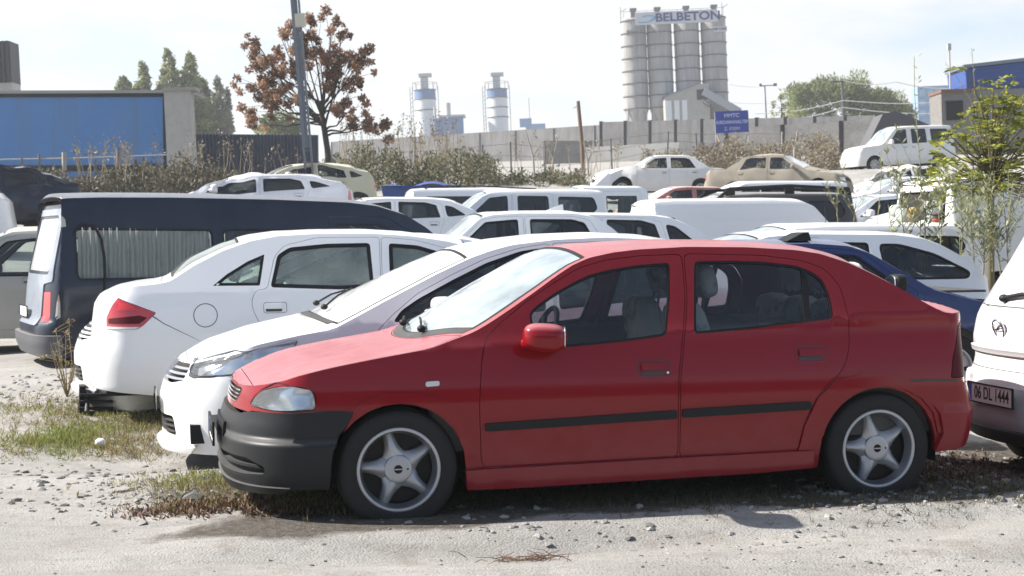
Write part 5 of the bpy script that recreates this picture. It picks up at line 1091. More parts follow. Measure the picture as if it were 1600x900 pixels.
# two smaller plants
def plant(px,py,Y,wd,h,bands,lab,side=None):
    r=bgroot('batching_tower',px,py,Y,0,lab,'tower')
    z=0; 
    for hh,mt in bands:
        m=MB(); m.lathe([(z-(8 if z==0 else 0),wd/2),(z+hh,wd/2)],28,axis='z',flip=True); m.lathe([(z+hh,wd/2),(z+hh+.02,0.01)],28,axis='z',flip=True); m.build('tower_band',mt,r); 
        m=MB(); m.lathe([(z+hh-.1,wd/2),(z+hh-.1,wd/2+.12),(z+hh+.1,wd/2+.12),(z+hh+.1,wd/2)],28,axis='z',flip=True); m.build('ring',RINGM,r); z+=hh
    m=MB(); m.box((0,0,z+1.2),(1.5,1.5,2.6)); m.box((.2,0,z+3.0),(2.6,1.8,.7)); m.build('filter_head',mat('filter_pale',(.42,.42,.41),.7),r)
    m=MB()
    for a in np.linspace(0,2*PI,9): m.tube([(wd/2*1.15*math.cos(a),wd/2*1.15*math.sin(a),z),(wd/2*1.15*math.cos(a),wd/2*1.15*math.sin(a),z+1.5)],.05,4)
    m.lathe([(z+1.45,wd/2*1.15),(z+1.52,wd/2*1.15)],20,axis='z')
    for x in (-wd/2-.9,-wd/2-.4,wd/2+.5) : m.tube([(x,0,-8),(x,0,z+.8)],.06,4)
    for q in range(10): m.tube([(-wd/2-.9,0,q*z/10),(-wd/2-.4,0,q*z/10+.6)],.04,4)
    m.build('railing',RINGM,r); return r
plant(667,211,310,4.3,7,[(5.0,WHT),(2.2,WHT),(1.9,BLUET)],'small white and blue concrete plant tower with two blue sheds, left of the pair')
r=bgroot('plant_shed',700,211,300,0,'low blue shed beside the left white and blue tower','shed')
m=MB(); m.box((-1.2,0,.6),(2.6,4,5.2)); m.box((.8,0,.2),(4.6,5,4.4+2)); m.build('wall',BLUET,r)
m=MB(); m.box((1.0,0,3.55),(5.2,5.4,.35)); m.tube([(.2,0,3.6),(.2,0,6.3)],.55,8); m.tube([(-2.4,0,3),(-2.4,0,5.6)],.3,6); m.box((1.5,-1,-1.4),(7.5,7,2.0)); m.build('roof',mat('filter_pale',(.42,.42,.41),.7),r)
plant(779,202,310,4.1,7,[(2.4,WHT),(2.0,WHT),(2.0,WHT),(1.7,BLUET)],'white and blue banded concrete plant tower standing alone above the grey wall')
r=bgroot('rooftop_cabin',828,196,330,0,'pale blue rooftop cabin above the grey wall, right of the banded tower','cabin')
m=MB(); m.box((-.9,0,.6),(2.6,2,1.8)); m.box((1.2,0,-.4),(4.2,3,1.2)); m.build('wall',mat('pale_blue_wall',(.22,.32,.48),.7),r); m=MB(); m.tube([(0,0,0),(0,0,6)],.06,4); m.build('aerial',RINGM,r)
# long grey wall of cast panels
def long_wall(name,A,B,h0,h1,mt,label,post=None,ph=.0,seg=3.0,th=.2,depth=3):
    A=np.array(A);B=np.array(B); d=B-A; L=np.linalg.norm(d[:2]); m=MB(); n=max(2,int(L/seg)); r=empty(name,tuple(A)); tag(r,label,'wall')
    V=[];t_=np.array([-d[1],d[0],0])/L*th/2
    for i in range(n+1):
        t=i/n; p=d*t; z=h0+(h1-h0)*t
        for s_ in (-1,1): V+=[p+t_*s_+[0,0,-depth],p+t_*s_+[0,0,z]]
    F=[]
    for i in range(n):
        a=i*4;b=a+4; F+=[(a,b,b+1,a+1),(a+2,a+3,b+3,b+2),(a+1,b+1,b+3,a+3)]
    F+=[(0,1,3,2),(n*4,n*4+2,n*4+3,n*4+1)]; m.add(np.array(V),F); m.build('wall_panels',mt,r)
    if post:
        pm=None
        for i in range(n+1):
            t=i/n; p=d*t; z=h0+(h1-h0)*t
            if pm is None: q=MB(); q.box((0,0,0),(.30,.36,1)); o=q.build('post',post,r); pm=o.data
            else: o=bpy.data.objects.new('post',pm); sc.collection.objects.link(o); o.parent=r
            o.location=tuple(p+[0,0,(z+ph-depth)/2]); o.scale=(1,1,z+ph+depth)
    return r
long_wall('concrete_wall',at(520,262,150),at(1000,250,112),2.55,2.75,GREYC,'long pale grey cast concrete wall below the two plant towers',mat('wall_joint_dark',(.20,.20,.20),.9),-.05,5)
long_wall('panel_wall',at(940,255,111.5),at(1420,238,95),3.0,2.35,GREYC,'grey concrete panel wall with dark posts below the silo block',mat('wall_post_dark',(.075,.075,.08),.9),.05,2.15)
long_wall('stone_wall',at(1135,262,90),at(1410,250,84),2.3,2.35,BLOCK,'dark rough block wall with dark pillars behind the beige saloon',mat('pillar_black',(.05,.05,.055),.9),.02,2.9)
long_wall('barrier_wall',at(915,268,98),at(1062,262,96),1.55,1.6,PALEC,'low pale concrete barrier in front of the panel wall',None,0,3)
long_wall('block_wall',at(850,268,100),at(925,268,99),2.0,2.0,GREYC,'short grey block wall left of the pale barrier',None,0,3)
# blue container wall with its concrete end, corrugated fence
Y=60;A=np.array(at(-120,263,60));B=np.array(at(259,263,60))
r=empty('trailer_box',tuple(A)); tag(r,'long bright blue box body with a grey roof edge, left behind the brush','container'); d=B-A; L=float(np.linalg.norm(d[:2])); ang=math.atan2(d[1],d[0]); r.matrix_world=Matrix.Translation(tuple(A))@Matrix.Rotation(rad(.3),4,'Y')@Matrix.Rotation(ang,4,'Z')
m=MB(); m.box((L/2,1.3,.80),(L,2.6,4.2)); m.build('wall',BLUEW,r)
m=MB()
for q in range(0): pass
m.box((L/2+.5,1.25,2.98),(L+1.1,2.7,.12)); m.build('roof_edge',ROOFT,r); m=MB(); m.box((L/2,-.03,2.84),(L,.08,.12)); m.box((L-.02,-.04,1.2),(.10,.06,3.8)); m.box((L/2,-.03,-.02),(L,.08,.22)); m.build('gutter',RUB,r)
r=bgroot('concrete_gable',281,240,57.5,.02,'pale concrete end wall at the right end of the blue box','wall')
m=MB(); m.box((0,.4,.4),(.98,.8,4.0)); m.build('wall',mat('rough_pale_concrete',(.40,.385,.36),.95,var=[(3,(.30,.28,.26),.45,.7,.6)],bump=(14,.4,.02)),r); m=MB(); m.box((.1,.4,2.42),(1.25,1.1,.12)); m.build('coping',ROOFT,r)
A=np.array(at(300,262,64));B=np.array(at(498,262,66)); m=MB(); n=150; V=[]
for i in range(n+1):
    t=i/n; p=(B-A)*t; off=.035*(1 if (i//2)%2 else -1); V+=[p+[0,off,-1.5],p+[.0,off,1.42]]
m.add(np.array(V),[(2*i,2*i+2,2*i+3,2*i+1) for i in range(n)]); o=m.build('corrugated_fence',DARKC); o.location=tuple(A); md=o.modifiers.new('thickness','SOLIDIFY'); md.thickness=.02; tag(o,'dark blue grey corrugated sheet fence under the poplars','fence')
r=bgroot('sheet_tower',8,137,85,0,'dark corrugated tower block at the top left edge with a pale base','building')
m=MB()
for i in range(9): m.box((-1.6+.26*i,0,1.35),(.13,1.6,2.3)); 
m.box((-.55,.1,1.35),(2.3,1.6,2.28)); m.build('cladding',mat('tower_charcoal',(.045,.045,.055),.6),r); m=MB(); m.box((-.5,.1,-.9),(2.2,1.5,2.3)); m.build('base_wall',PALEC,r)
# right hand buildings
r=bgroot('blue_warehouse',1550,150,75,0,'blue corrugated warehouse side behind the sapling at the right','building')
m=MB(); R_=Matrix.Rotation(rad(-4),3,'Y')
for q in range(9): m.box((.6,0,-.0+.17*q),(4.6,3,.10),R=R_)
m.box((.6,.04,.65),(4.56,3,1.5),R=R_); m.build('wall',mat('warehouse_blue',(.035,.08,.27),.6),r); m=MB(); m.box((.55,-.05,1.52),(4.8,3.2,.16),R=R_); m.build('roof_edge',mat('roof_edge_blue_grey',(.16,.19,.25),.6),r)
r=bgroot('brick_building',1545,200,72,0,'grey brick wall with a flat brown roof edge right of the willow','building')
m=MB(); m.box((.5,1,.2),(5.4,2,3.2)); m.build('wall',mat('grey_brick',(.20,.19,.18),.9,var=[(8,(.14,.13,.125),.4,.6,.7)],bump=(30,.3,.01)),r); m=MB(); m.box((-1.45,.9,1.82),(1.6,2.2,.14)); m.build('roof_edge',mat('rusty_brown',(.16,.09,.06),.8),r); m=MB(); m.box((-1.6,-.03,.9),(.8,.06,.9)); m.build('window',UNDER,r)
m=MB(); m.tube([(-1.75,0,1.8),(-1.75,0,3.9)],.05,5); m.box((-1.75,0,3.9),(.16,.16,.3)); m.build('vent_pipe',PALEC,r)
r=bgroot('glass_office',1456,190,260,0,'distant pale blue glass office block between the willow and the brick wall','building')
m=MB(); m.box((0,0,0),(5.6,4,11.8)); m.build('wall',mat('office_blue',(.22,.33,.48),.5),r)
for xx in range(4):
    for zz in range(3):
        m=MB(); m.box((-2.0+xx*1.33,-2.05,4.8-zz*1.7),(.9,.1,1.0)); m.build('window',mat('office_pane',(.30,.42,.55),.3),r)
m=MB(); m.box((2.9,0,-1.2),(6,5,5.4)); m.build('low_wing',WHT,r)
r=bgroot('sheet_shed',1395,200,80,0,'low dark pitched shed roof behind the white off-road car','shed')
m=MB(); V=[(-1.4,0,-.9),(-.5,0,.75),(.2,0,.9),(1.9,0,.1),(1.9,0,-.9),(-1.4,2,-.9),(-.5,2,.75),(.2,2,.9),(1.9,2,.1),(1.9,2,-.9)]; m.add(np.array(V),[(0,4,3,2,1),(5,6,7,8,9),(0,1,6,5),(1,2,7,6),(2,3,8,7),(3,4,9,8)]); m.build('wall',mat('shed_dark',(.08,.08,.085),.8),r)
# lamp pole and other poles
Y=38; b=at(485,318,Y); r=bgroot('lamp_pole',486,318,Y,0,'tall grey steel pole with a cream junction box, in front of the brown tree','pole')
r.matrix_world=Matrix.Translation(tuple(at(487,318,Y)))@Matrix.Rotation(rad(-3.9),4,'Y')
m=MB(); 
for sx in (-1,1): m.box((sx*.09,0,2.6),(.05,.10,6.6),taper=.9)
for q in range(20):
    if q<7: m.box((0,0,.05+q*.32),(.16,.03,.03))
m.box((-.02,.0,3.6),(.13,.05,4.4)); m.box((-.05,-.03,3.6),(.05,.05,4.4)); m.build('shaft',GALV,r)
m=MB(); m.box((.10,-.1,4.55),(.24,.16,.32)); m.build('junction_box',BOXM,r)
r=bgroot('wooden_pole',912,270,70,0,'brown weathered wooden pole standing up in front of the grey wall','pole')
m=MB(); m.tube([(0,0,-1.5),(-.02,0,1.2),(-.12,0,3.3)],[.11,.10,.08],8); m.build('shaft',WOODP,r); m=MB(); m.tube([(-.12,0,3.1),(-.35,0,2.98)],.02,5); m.build('bracket',GALV,r)
r=bgroot('floodlight_mast',1198,190,140,0,'thin grey floodlight mast right of the blue sign','mast')
m=MB(); m.tube([(0,0,-3),(-.05,0,3.3)],[.10,.06],6); m.tube([(-.5,0,3.3),(.9,0,3.3)],.05,5); m.build('shaft',GALV,r); m=MB(); m.box((.9,0,3.35),(.3,.2,.25)); m.box((-.45,0,3.4),(.2,.2,.2)); m.build('lamp_head',RINGM,r)
r=bgroot('utility_pole',1318,183,125,0,'dark utility pole with a crossarm and wires in front of the willow','pole')
m=MB(); m.tube([(0,0,-3),(0,0,3.0)],[.15,.11],7); m.build('shaft',mat('pole_dark',(.09,.09,.10),.8),r); m=MB(); m.box((.0,-.1,2.9),(1.7,.12,.12)); m.build('crossarm',mat('pole_dark',(.09,.09,.10),.8),r)
p0=at(1318,150,125)
for k_,(a,b,c) in enumerate([((1180,178),(1318,157),(1505,157)),((1190,192),(1318,168),(1505,176)),((1318,126),(1400,128),(1505,137))]):
    m=MB(); pts=[]
    for (u,v),(u2,v2) in ((a,b),(b,c)):
        for t in np.linspace(0,1,9)[:-1 if (u2,v2)==b else None]: pts.append(at(u+(u2-u)*t,v+(v2-v)*t+5*math.sin(PI*t),122))
    m.tube(pts,.035,5); o=m.build('power_line',mat('wire_pale',(.55,.55,.55),.5)); tag(o,['upper pale power line from the utility pole','lower pale power line from the utility pole','short power line at the top of the utility pole'][k_],'wire')
m=MB(); pts=[at(1140+70*t,132+2*t*0+4*math.sin(PI*t),180) for t in np.linspace(0,1,8)]; m.tube(pts,.03,5); pts=[at(1140+75*t,160+2*math.sin(PI*t),180) for t in np.linspace(0,1,8)]; m.tube(pts,.03,5)
o=m.build('power_line',mat('wire_pale',(.55,.55,.55),.5)); tag(o,'pair of faint wires running from the silos to the floodlight mast','wire')
# blue sign
r=bgroot('blue_sign',1144,207,74,0,'blue rectangular sign with three lines of white lettering on two posts','sign')
m=MB(); m.box((0,0,.52),(1.6,.06,1.06)); o=m.build('sign_panel',SIGNB,r)
text_obj('letters','MMTC',.26,SIGNT,o,.01,Matrix.Translation((0,-.04,.82))@R90,bold=.008); text_obj('letters','HURDAMANALTEM',.22,SIGNT,o,.01,Matrix.Translation((0,-.04,.50))@R90,bold=.008,sx=.88); text_obj('letters','Z. KISIM',.22,SIGNT,o,.01,Matrix.Translation((0,-.04,.18))@R90,bold=.004)
m=MB(); m.tube([(-.78,.05,-2.2),(-.78,.05,1.0)],.035,6); m.tube([(.80,.05,-2.2),(.80,.05,1.0)],.035,6); m.tube([(-.75,.0,-.1),(-.1,-.6,-2)],.035,6); m.tube([(.75,0,-.1),(.1,-.6,-1.8)],.035,6); m.build('posts',PALEW,r)
# fence with posts and wires
posts=[(607,282,236),(705,285,232),(752,272,226),(800,275,222),(850,272,228),(957,262,216),(1042,240,205),(1090,245,208),(1220,262,206)]
r=empty('wire_fence',tuple(at(607,282,62))); tag(r,'wire fence with thin uneven posts along the bushes','fence'); o0=np.array(at(607,282,62)); tops=[]
for i,(u,v,t) in enumerate(posts):
    Yp=62+i*1.2; a=np.array(at(u,v,Yp))-o0-[0,0,.6]; b=np.array(at(u+(-3 if i%2 else 2),t,Yp))-o0; m=MB(); m.tube([a,b],.045,6); m.build('post',PALEW if i in(0,1,8) else RINGM,r); tops.append((a+[0,0,.6],b))
m=MB()
for h in (.25,.6,.95):
    for (a,b),(c,d) in zip(tops[:-1],tops[1:]): m.tube([a+(b-a)*h,c+(d-c)*h],.009,4)
m.build('wires',RINGM,r)
r=empty('rail_fence',tuple(at(-20,270,50))); tag(r,'old rail fence with rough posts in front of the blue box','fence'); o0=np.array(at(-20,270,50)); L_=[]
for i,(u,v,t) in enumerate([(-20,285,243),(35,285,247),(62,285,240),(101,298,238),(125,285,248),(150,290,247),(186,298,232),(225,285,246)]):
    a=np.array(at(u,v,50))-o0-[0,0,.4];b=np.array(at(u-1,t,50))-o0; m=MB(); m.tube([a,b],.075 if i in (3,6) else .04,6); m.build('post',PALEW if i in (3,) else RINGM,r); L_.append(b-[0,0,.1])
m=MB(); m.tube([np.array(at(-40,250,50))-o0,np.array(at(120,247,50))-o0,np.array(at(262,242,50))-o0],.02,5); m.build('rail',PALEW,r)
# ---- trees and plants
def leaf_mat(name,c1,c2,c3=None,tr=.25):
    m=bpy.data.materials.new(name); m.use_nodes=True; nt=m.node_tree; b=nt.nodes['Principled BSDF']; N=nt.nodes.new; L=nt.links.new
    a=N('ShaderNodeAttribute'); a.attribute_name='leaf_tone'; a.attribute_type='GEOMETRY'; r=N('ShaderNodeValToRGB'); r.color_ramp.elements[0].color=(*c1,1); r.color_ramp.elements[1].color=(*c2,1)
    if c3: e=r.color_ramp.elements.new(.9); e.color=(*c3,1); r.color_ramp.elements[1].position=.75 if False else r.color_ramp.elements[1].position
    L(a.outputs['Fac'],r.inputs[0]); L(r.outputs[0],b.inputs['Base Color']); b.inputs['Roughness'].default_value=.6
    t=N('ShaderNodeBsdfTranslucent'); L(r.outputs[0],t.inputs[0]); mx=N('ShaderNodeMixShader'); mx.inputs[0].default_value=tr; L(b.outputs[0],mx.inputs[1]); L(t.outputs[0],mx.inputs[2]); L(mx.outputs[0],nt.nodes['Material Output'].inputs[0]); return m
def leaves(name,P,size,mt,parent=None,aspect=.5,up=0.0,D=None,jit=.35,tone=None):
    "one mesh of small pointed leaves at the points P"
    n=len(P); P=np.asarray(P); d=RNG.normal(size=(n,3)) if D is None else D+RNG.normal(size=(n,3))*jit; d[:,2]+=up; d/=np.linalg.norm(d,axis=1,keepdims=True)+1e-9
    q=RNG.normal(size=(n,3)); w_=np.cross(d,q); w_/=np.linalg.norm(w_,axis=1,keepdims=True)+1e-9
    s=size*(.6+.8*RNG.random(n))[:,None]; V=np.empty((n,4,3)); V[:,0]=P; V[:,1]=P+d*s*.5+w_*s*aspect*.5; V[:,2]=P+d*s; V[:,3]=P+d*s*.5-w_*s*aspect*.5
    me=bpy.data.meshes.new(name); me.vertices.add(n*4); me.vertices.foreach_set('co',V.ravel()); me.loops.add(n*4); me.loops.foreach_set('vertex_index',np.arange(n*4)); me.polygons.add(n); me.polygons.foreach_set('loop_start',np.arange(n)*4); me.polygons.foreach_set('loop_total',np.full(n,4)); me.update()
    at_=me.attributes.new('leaf_tone','FLOAT','FACE'); tn=RNG.random(n) if tone is None else np.clip(tone+RNG.normal(size=n)*.15,0,1); at_.data.foreach_set('value',tn.astype(np.float32))
    me.materials.append(mt); o=bpy.data.objects.new(name,me); sc.collection.objects.link(o)
    if parent is not None: o.parent=parent
    return o
def clumps(cs,per,surf=.6):
    P=[];T=[]
    for (c,r,*_) in cs:
        n=int(per*np.prod(r)**(2/3)); d=RNG.normal(size=(n,3)); d/=np.linalg.norm(d,axis=1,keepdims=True); rr=RNG.random(n)**(1/3)*(1-surf)+surf*RNG.random(n)**.3
        P.append(np.array(c)+d*rr[:,None]*np.array(r)); T.append(np.full(n,RNG.random()))
    return np.concatenate(P),np.concatenate(T)
POP=leaf_mat('poplar_leaves',(.12,.145,.07),(.38,.39,.16),tr=.45); POPG=leaf_mat('grey_poplar_leaves',(.16,.17,.12),(.32,.32,.24),tr=.4); WIL=leaf_mat('willow_leaves',(.12,.155,.06),(.34,.36,.16),tr=.4); BRN=leaf_mat('brown_maple_leaves',(.14,.075,.045),(.46,.28,.18),tr=.45)
BARK=mat('bark_grey',(.10,.085,.07),.95,bump=(20,.5,.02)); 
def poplar(px,top,bot,wpx,Y,mt,label,seed):
    k=Y/FPX; h=(bot-top)*k; wd=wpx*k*1.12; r=bgroot('poplar_tree',px,bot,Y,0,label,'tree','poplars behind the corrugated fence'); rs=np.random.default_rng(seed)
    cs=[]
    n=int(30+h*5)
    for i in range(n):
        t=(i+.5)/n; rad_=wd/2*(math.sin(PI*min(1,t*.80+.16))**.8)*(1-.5*t)*1.3; a=rs.random()*6.28; cs.append(((rad_*.62*math.cos(a)*1.2,rad_*.62*math.sin(a),h*(t*.96+.02)),(max(.2,rad_*.40),max(.2,rad_*.40),h/n*3.0)))
    P,T=clumps(cs,620,.3); leaves('crown',P,.30,mt,r,.6,up=.6,tone=T)
    m=MB(); m.tube([(0,0,-6),(0,0,h*.9)],[.2,.04],6)
    for i in range(10): z=h*(.1+.08*i); a=rs.random()*6.28; m.tube([(0,0,z),(wd*.25*math.cos(a),wd*.25*math.sin(a),z+h*.12)],[.06,.02],4)
    m.build('trunk',BARK,r)
for i,(px,top,bot,wp,mt,lb) in enumerate([(194,121,145,22,POP,'smallest poplar tip just above the blue box roof'),(229,98,212,36,POP,'yellow green poplar with a twin top above the blue box'),(270,78,212,40,POP,'tallest yellow green poplar behind the concrete gable'),(303,84,214,46,POP,'dense dark green poplar right of the tallest one'),(323,125,214,30,POP,'dark leaning poplar at the right of the dense group'),(345,122,213,26,POPG,'thin half bare grey green poplar'),(358,140,213,12,POPG,'thinnest bare poplar at the right end of the row')]):
    poplar(px,top,bot+8,wp,150+i,mt,lb,i)
def crown_tree(name,px,bot,Y,cs,mt,label,leaf,per,trunk_h,tr=.2,asp=.5,up=0,branches=12,group=None,surf=.5,D=None):
    k=Y/FPX; r=bgroot(name,px,bot,Y,0,label,'tree',group); C=[((cx*k,cy*k,cz*k),(rx*k,ry*k,rz*k)) for cx,cy,cz,rx,ry,rz in cs]
    P,T=clumps(C,per,surf); leaves('crown',P,leaf,mt,r,asp,up=up,tone=T)
    m=MB(); m.tube([(0,0,-2.5),(0,0,trunk_h*.6),(0,0,trunk_h)],[tr*1.2,tr,tr*.7],8)
    for c,_ in C[:branches]: c=np.array(c); m.tube([(0,0,trunk_h*.8),tuple(c*[.45,.45,.6]+[0,0,trunk_h*.25]),tuple(c)],[tr*.5,tr*.3,tr*.08],5)
    m.build('trunk',BARK,r); return r
cs=[(dx,random.uniform(-14,14),z,18,16,16) for dx,z in ((-22,10),(-6,12),(12,12),(28,8),(-12,24),(6,26),(20,20))]
crown_tree('leafy_tree',437,215,140,[(a,b,c,e,f,g) for a,b,c,e,f,g in cs],WIL,'round green tree showing below the brown crown',.35,420,1.5)
cs=[]
rs=np.random.default_rng(5)
for i in range(90):
    x=rs.uniform(-92,92); top=62*(1-(abs(x-(-25))/125)**2.2)+6*math.sin(x*.13); z=top*rs.random()**.6-8; cs.append((x,rs.uniform(-30,30),z,rs.uniform(12,19),14,rs.uniform(12,20)))
crown_tree('willow_tree',1332,185,165,cs,WIL,'broad pale green willow behind the utility pole',.42,230,3.0,tr=.4,asp=.28,up=.9,branches=18,surf=.2)
cs=[(rs.uniform(-14,14),0,rs.uniform(8,40),4,4,4) for i in range(14)]
crown_tree('young_tree',1222,190,118,cs,POP,'thin dark young tree left of the willow',.25,400,1.2,tr=.05,branches=14)
# brown autumn tree, grown from forking limbs
r=bgroot('maple_tree',514,262,50,0,'autumn tree with brown leaves and bare lower limbs beside the grey lamp pole','tree'); k=50/FPX
m=MB(); tips=[]; rs=np.random.default_rng(3)
def limb(p,d,l,rad_,lv):
    pts=[p];q=np.array(p,float);dd=np.array(d,float)
    for i in range(4): dd=dd+rs.normal(size=3)*.13+[0,0,.05]; dd/=np.linalg.norm(dd); q=q+dd*l/4; pts.append(q.copy())
    m.tube(pts,np.linspace(rad_,rad_*.55,5),6 if lv<2 else 4,cap=False)
    if lv>=4: tips.append(q); return
    for i in range(3 if lv<3 else 2):
        a=dd+rs.normal(size=3)*.55; a[2]=a[2]*.6+.12; a/=np.linalg.norm(a); limb(pts[rs.integers(2,5)],a,l*.72,rad_*.55,lv+1)
    tips.append(q)
tgt=[(385,120),(410,70),(430,110),(400,150),(445,60),(470,90),(490,40),(520,45),(555,80),(560,110),(535,60),(500,110),(470,140),(440,150),(420,165),(395,180),(520,130),(548,150),(560,185),(540,175),(575,200),(480,75),(452,100),(510,90),(535,105),(415,95),(430,140)]
base=np.array([0,0,0.]); m.tube([(0,0,-1.2),(-.02,0,.6),(-.12,0,1.5),(-.2,0,2.2)],[.13,.10,.09,.07],8)
rs2=np.random.default_rng(9); cl_=[]
for (u,v) in tgt:
    e=np.array([(u-514)*k+(262-v)*k*.035,rs2.uniform(-.7,.7),(262-v)*k]); st=np.array([-.1,0,1.2+rs2.random()*.9]) if v<160 else np.array([-.03,0,.8+rs2.random()*.8]); mid=st*.5+e*.5+[ (e[0]-st[0])*.12*rs2.normal(),0,-.12+.1*rs2.normal()]
    m.tube([st,st*.7+mid*.3+[0,0,.05],mid,mid*.4+e*.6+rs2.normal(size=3)*.05,e],[.045,.035,.025,.016,.007],5,cap=False)
    for j in range(7):
        a=mid*(1-j/7)+e*(j/7); b=e+rs2.normal(size=3)*[.36,.30,.26]; m.tube([a,(a+b)/2+[0,0,.05],b],[.010,.008,.004],4,cap=False); cl_.append((b,(rs2.uniform(.08,.21),)*3))
m.build('trunk',mat('bark_dark',(.055,.045,.04),.95),r)
P,T=clumps([c for c in cl_],5200,.2); leaves('crown',P,.085,BRN,r,.75,tone=T*.8+.1)
# bushes and dry growth as masses
BRU=leaf_mat('dry_brush_leaves',(.030,.028,.018),(.12,.105,.065)); BGR=leaf_mat('bush_leaves',(.03,.038,.018),(.20,.18,.09)); DRY=leaf_mat('dry_stalks',(.10,.08,.055),(.30,.25,.17)); 
def brush(name,px0,px1,Y,n,toppx,mt,label,leaf,hvar=.4,botpx=300,seed=1,stalks=0,tonev=None,asp=.35,cat='undergrowth'):
    rs=np.random.default_rng(seed); P=[];T=[]
    for i in range(n):
        u=rs.uniform(px0,px1); Yp=Y+rs.uniform(-3,3); tp=toppx(u)+abs(rs.normal())*16+9*math.sin(u*.045+seed)+6*math.sin(u*.13)-8*(rs.random()<.06); z0=at(u,botpx,Yp); z1=at(u,tp,Yp); wd=rs.uniform(.12,.4); q=int(rs.uniform(60,130)); t=rs.random(q)**.8
        a=np.stack([z0[0]+(z1[0]-z0[0])*t+rs.normal(size=q)*wd*(1-.5*t),z0[1]+rs.normal(size=q)*wd,z0[2]+(z1[2]-z0[2])*t],-1); P.append(a); T.append(np.full(q,rs.random()))
    o=leaves(name,np.concatenate(P),leaf,mt,None,asp,up=.5,tone=np.concatenate(T)); tag(o,label,cat,kind='stuff'); return o
top_l=lambda u:np.interp(u,[0,90,200,262,290,320,360,430,480],[270,268,264,246,238,258,272,276,268])
brush('dry_brush',-60,500,46,300,top_l,BRU,'dark dry brush along the foot of the blue box',.13,botpx=318,seed=2)
top_r=lambda u:np.interp(u,[495,520,560,600,640,690,720,760,800,860,1000,1060],[262,236,226,238,244,226,234,250,262,270,280,272])
brush('bushes',500,1060,57,380,top_r,BGR,'olive green bushes and reeds in front of the long grey wall',.14,botpx=305,seed=3)
brush('dry_brush',1010,1345,64,300,lambda u:np.interp(u,[1010,1100,1200,1280,1340],[232,228,215,212,235]),DRY,'pale dry weeds growing at the foot of the dark block wall',.13,botpx=285,seed=4)
def reeds(name,u0,u1,v0,v1,Y,n,label,seed):
    rs=np.random.default_rng(seed); m=MB(); P=[];
    for i in range(n):
        u=rs.uniform(u0,u1); a=np.array(at(u,v1,Y+rs.uniform(-2,2))); t=rs.uniform(v0,v0+(v1-v0)*.5); b=np.array(at(u+rs.normal()*9,t,a[1])); m.tube([a,(a+b)/2+[rs.normal()*.05,0,0],b],[.012,.010,.006],4,cap=False)
        q=14; P.append(b+rs.normal(size=(q,3))*[.06,.06,.13])
    o=m.build(name,mat('reed_stem',(.28,.23,.15),.9)); l=leaves('seed_heads',np.concatenate(P),.10,DRY,o,.4,up=.5); tag(o,label,'reeds',kind='stuff')
reeds('tall_reeds',528,720,184,260,56,70,'tall dry reeds and seed heads above the olive bushes',5)
reeds('tall_reeds',120,480,222,285,45,60,'dry seed stalks above the dark brush at left',6)
reeds('dry_stalks',800,1020,215,280,60,26,'thin pale dry stalks before the grey block wall',7)
for i,(u,v,t,lean) in enumerate([(836,285,206,-14),(862,285,212,10),(920,285,222,-8),(1240,262,205,6)]):
    m=MB(); a=np.array(at(u,v,61));b=np.array(at(u+lean,t,61)); c=np.array(at(u+lean*.2,(v+t)/2,61)); m.tube([a-[0,0,.4],c,b],[.06,.045,.02],6); m.tube([c,np.array(at(u-lean,t+10,61))],[.03,.012],5)
    o=m.build('dead_sapling',PALEW); tag(o,['bare forked dead sapling, leftmost in front of the grey wall','bare dead sapling just right of the leftmost one','pale bent dead sapling under the brown wooden pole','pale dead sapling in front of the dark block wall'][i],'dead tree')
# leafy sapling at the right
SAPL=leaf_mat('sapling_leaves',(.05,.085,.015),(.42,.42,.05),tr=.45)
r=empty('leafy_sapling',tuple(at(1548,300,18.5))); tag(r,'bushy yellow green sapling with feathery leaves above the white vans at the right','tree'); base=np.array(at(1548,300,18.5)); k=18.5/FPX
m=MB(); P=[];D=[];rs=np.random.default_rng(8)
m.tube([(0,0,-1.4),(0,0,.1),(.03,0,.3)],[.05,.04,.035],7)
for i in range(190):
    u=rs.uniform(-100,130); v=rs.uniform(10,200)
    if v>205-abs(u-10)*1.15 and rs.random()<.97: continue
    e=np.array([u*k,rs.uniform(-.5,.5),v*k]); st=np.array([0,0,.1+.5*rs.random()*e[2]]); L=rs.uniform(.22,.42); d=np.array([np.sign(u)*rs.uniform(.2,1)+rs.normal()*.4,rs.normal()*.5,rs.uniform(.0,.8)]); d/=np.linalg.norm(d)
    s0=e-d*L; m.tube([st*.5+s0*.5*0+st*.5,(st+s0)/2+[0,0,-.05],s0],[.012,.008,.005],4,cap=False); pts=[s0+d*L*t-np.array([0,0,.10*L*t*t*3]) for t in np.linspace(0,1,8)]; m.tube(pts,[.004]*8,4,cap=False)
    side=np.cross(d,[0,0,1]); side/=np.linalg.norm(side)+1e-9
    for j,p in enumerate(pts[1:]):
        for sg in (-1,1): P.append(p); D.append(d*.5+side*sg*.9+[0,0,-.25])
        if j%2==0:
            for sg in (-1,1): P.append(p-d*L/14); D.append(d*.4+side*sg+[0,0,-.1])
m.build('trunk',mat('twig_green_brown',(.12,.10,.05),.8),r); leaves('crown',np.array(P),.088,SAPL,r,.36,D=np.array(D),jit=.18)
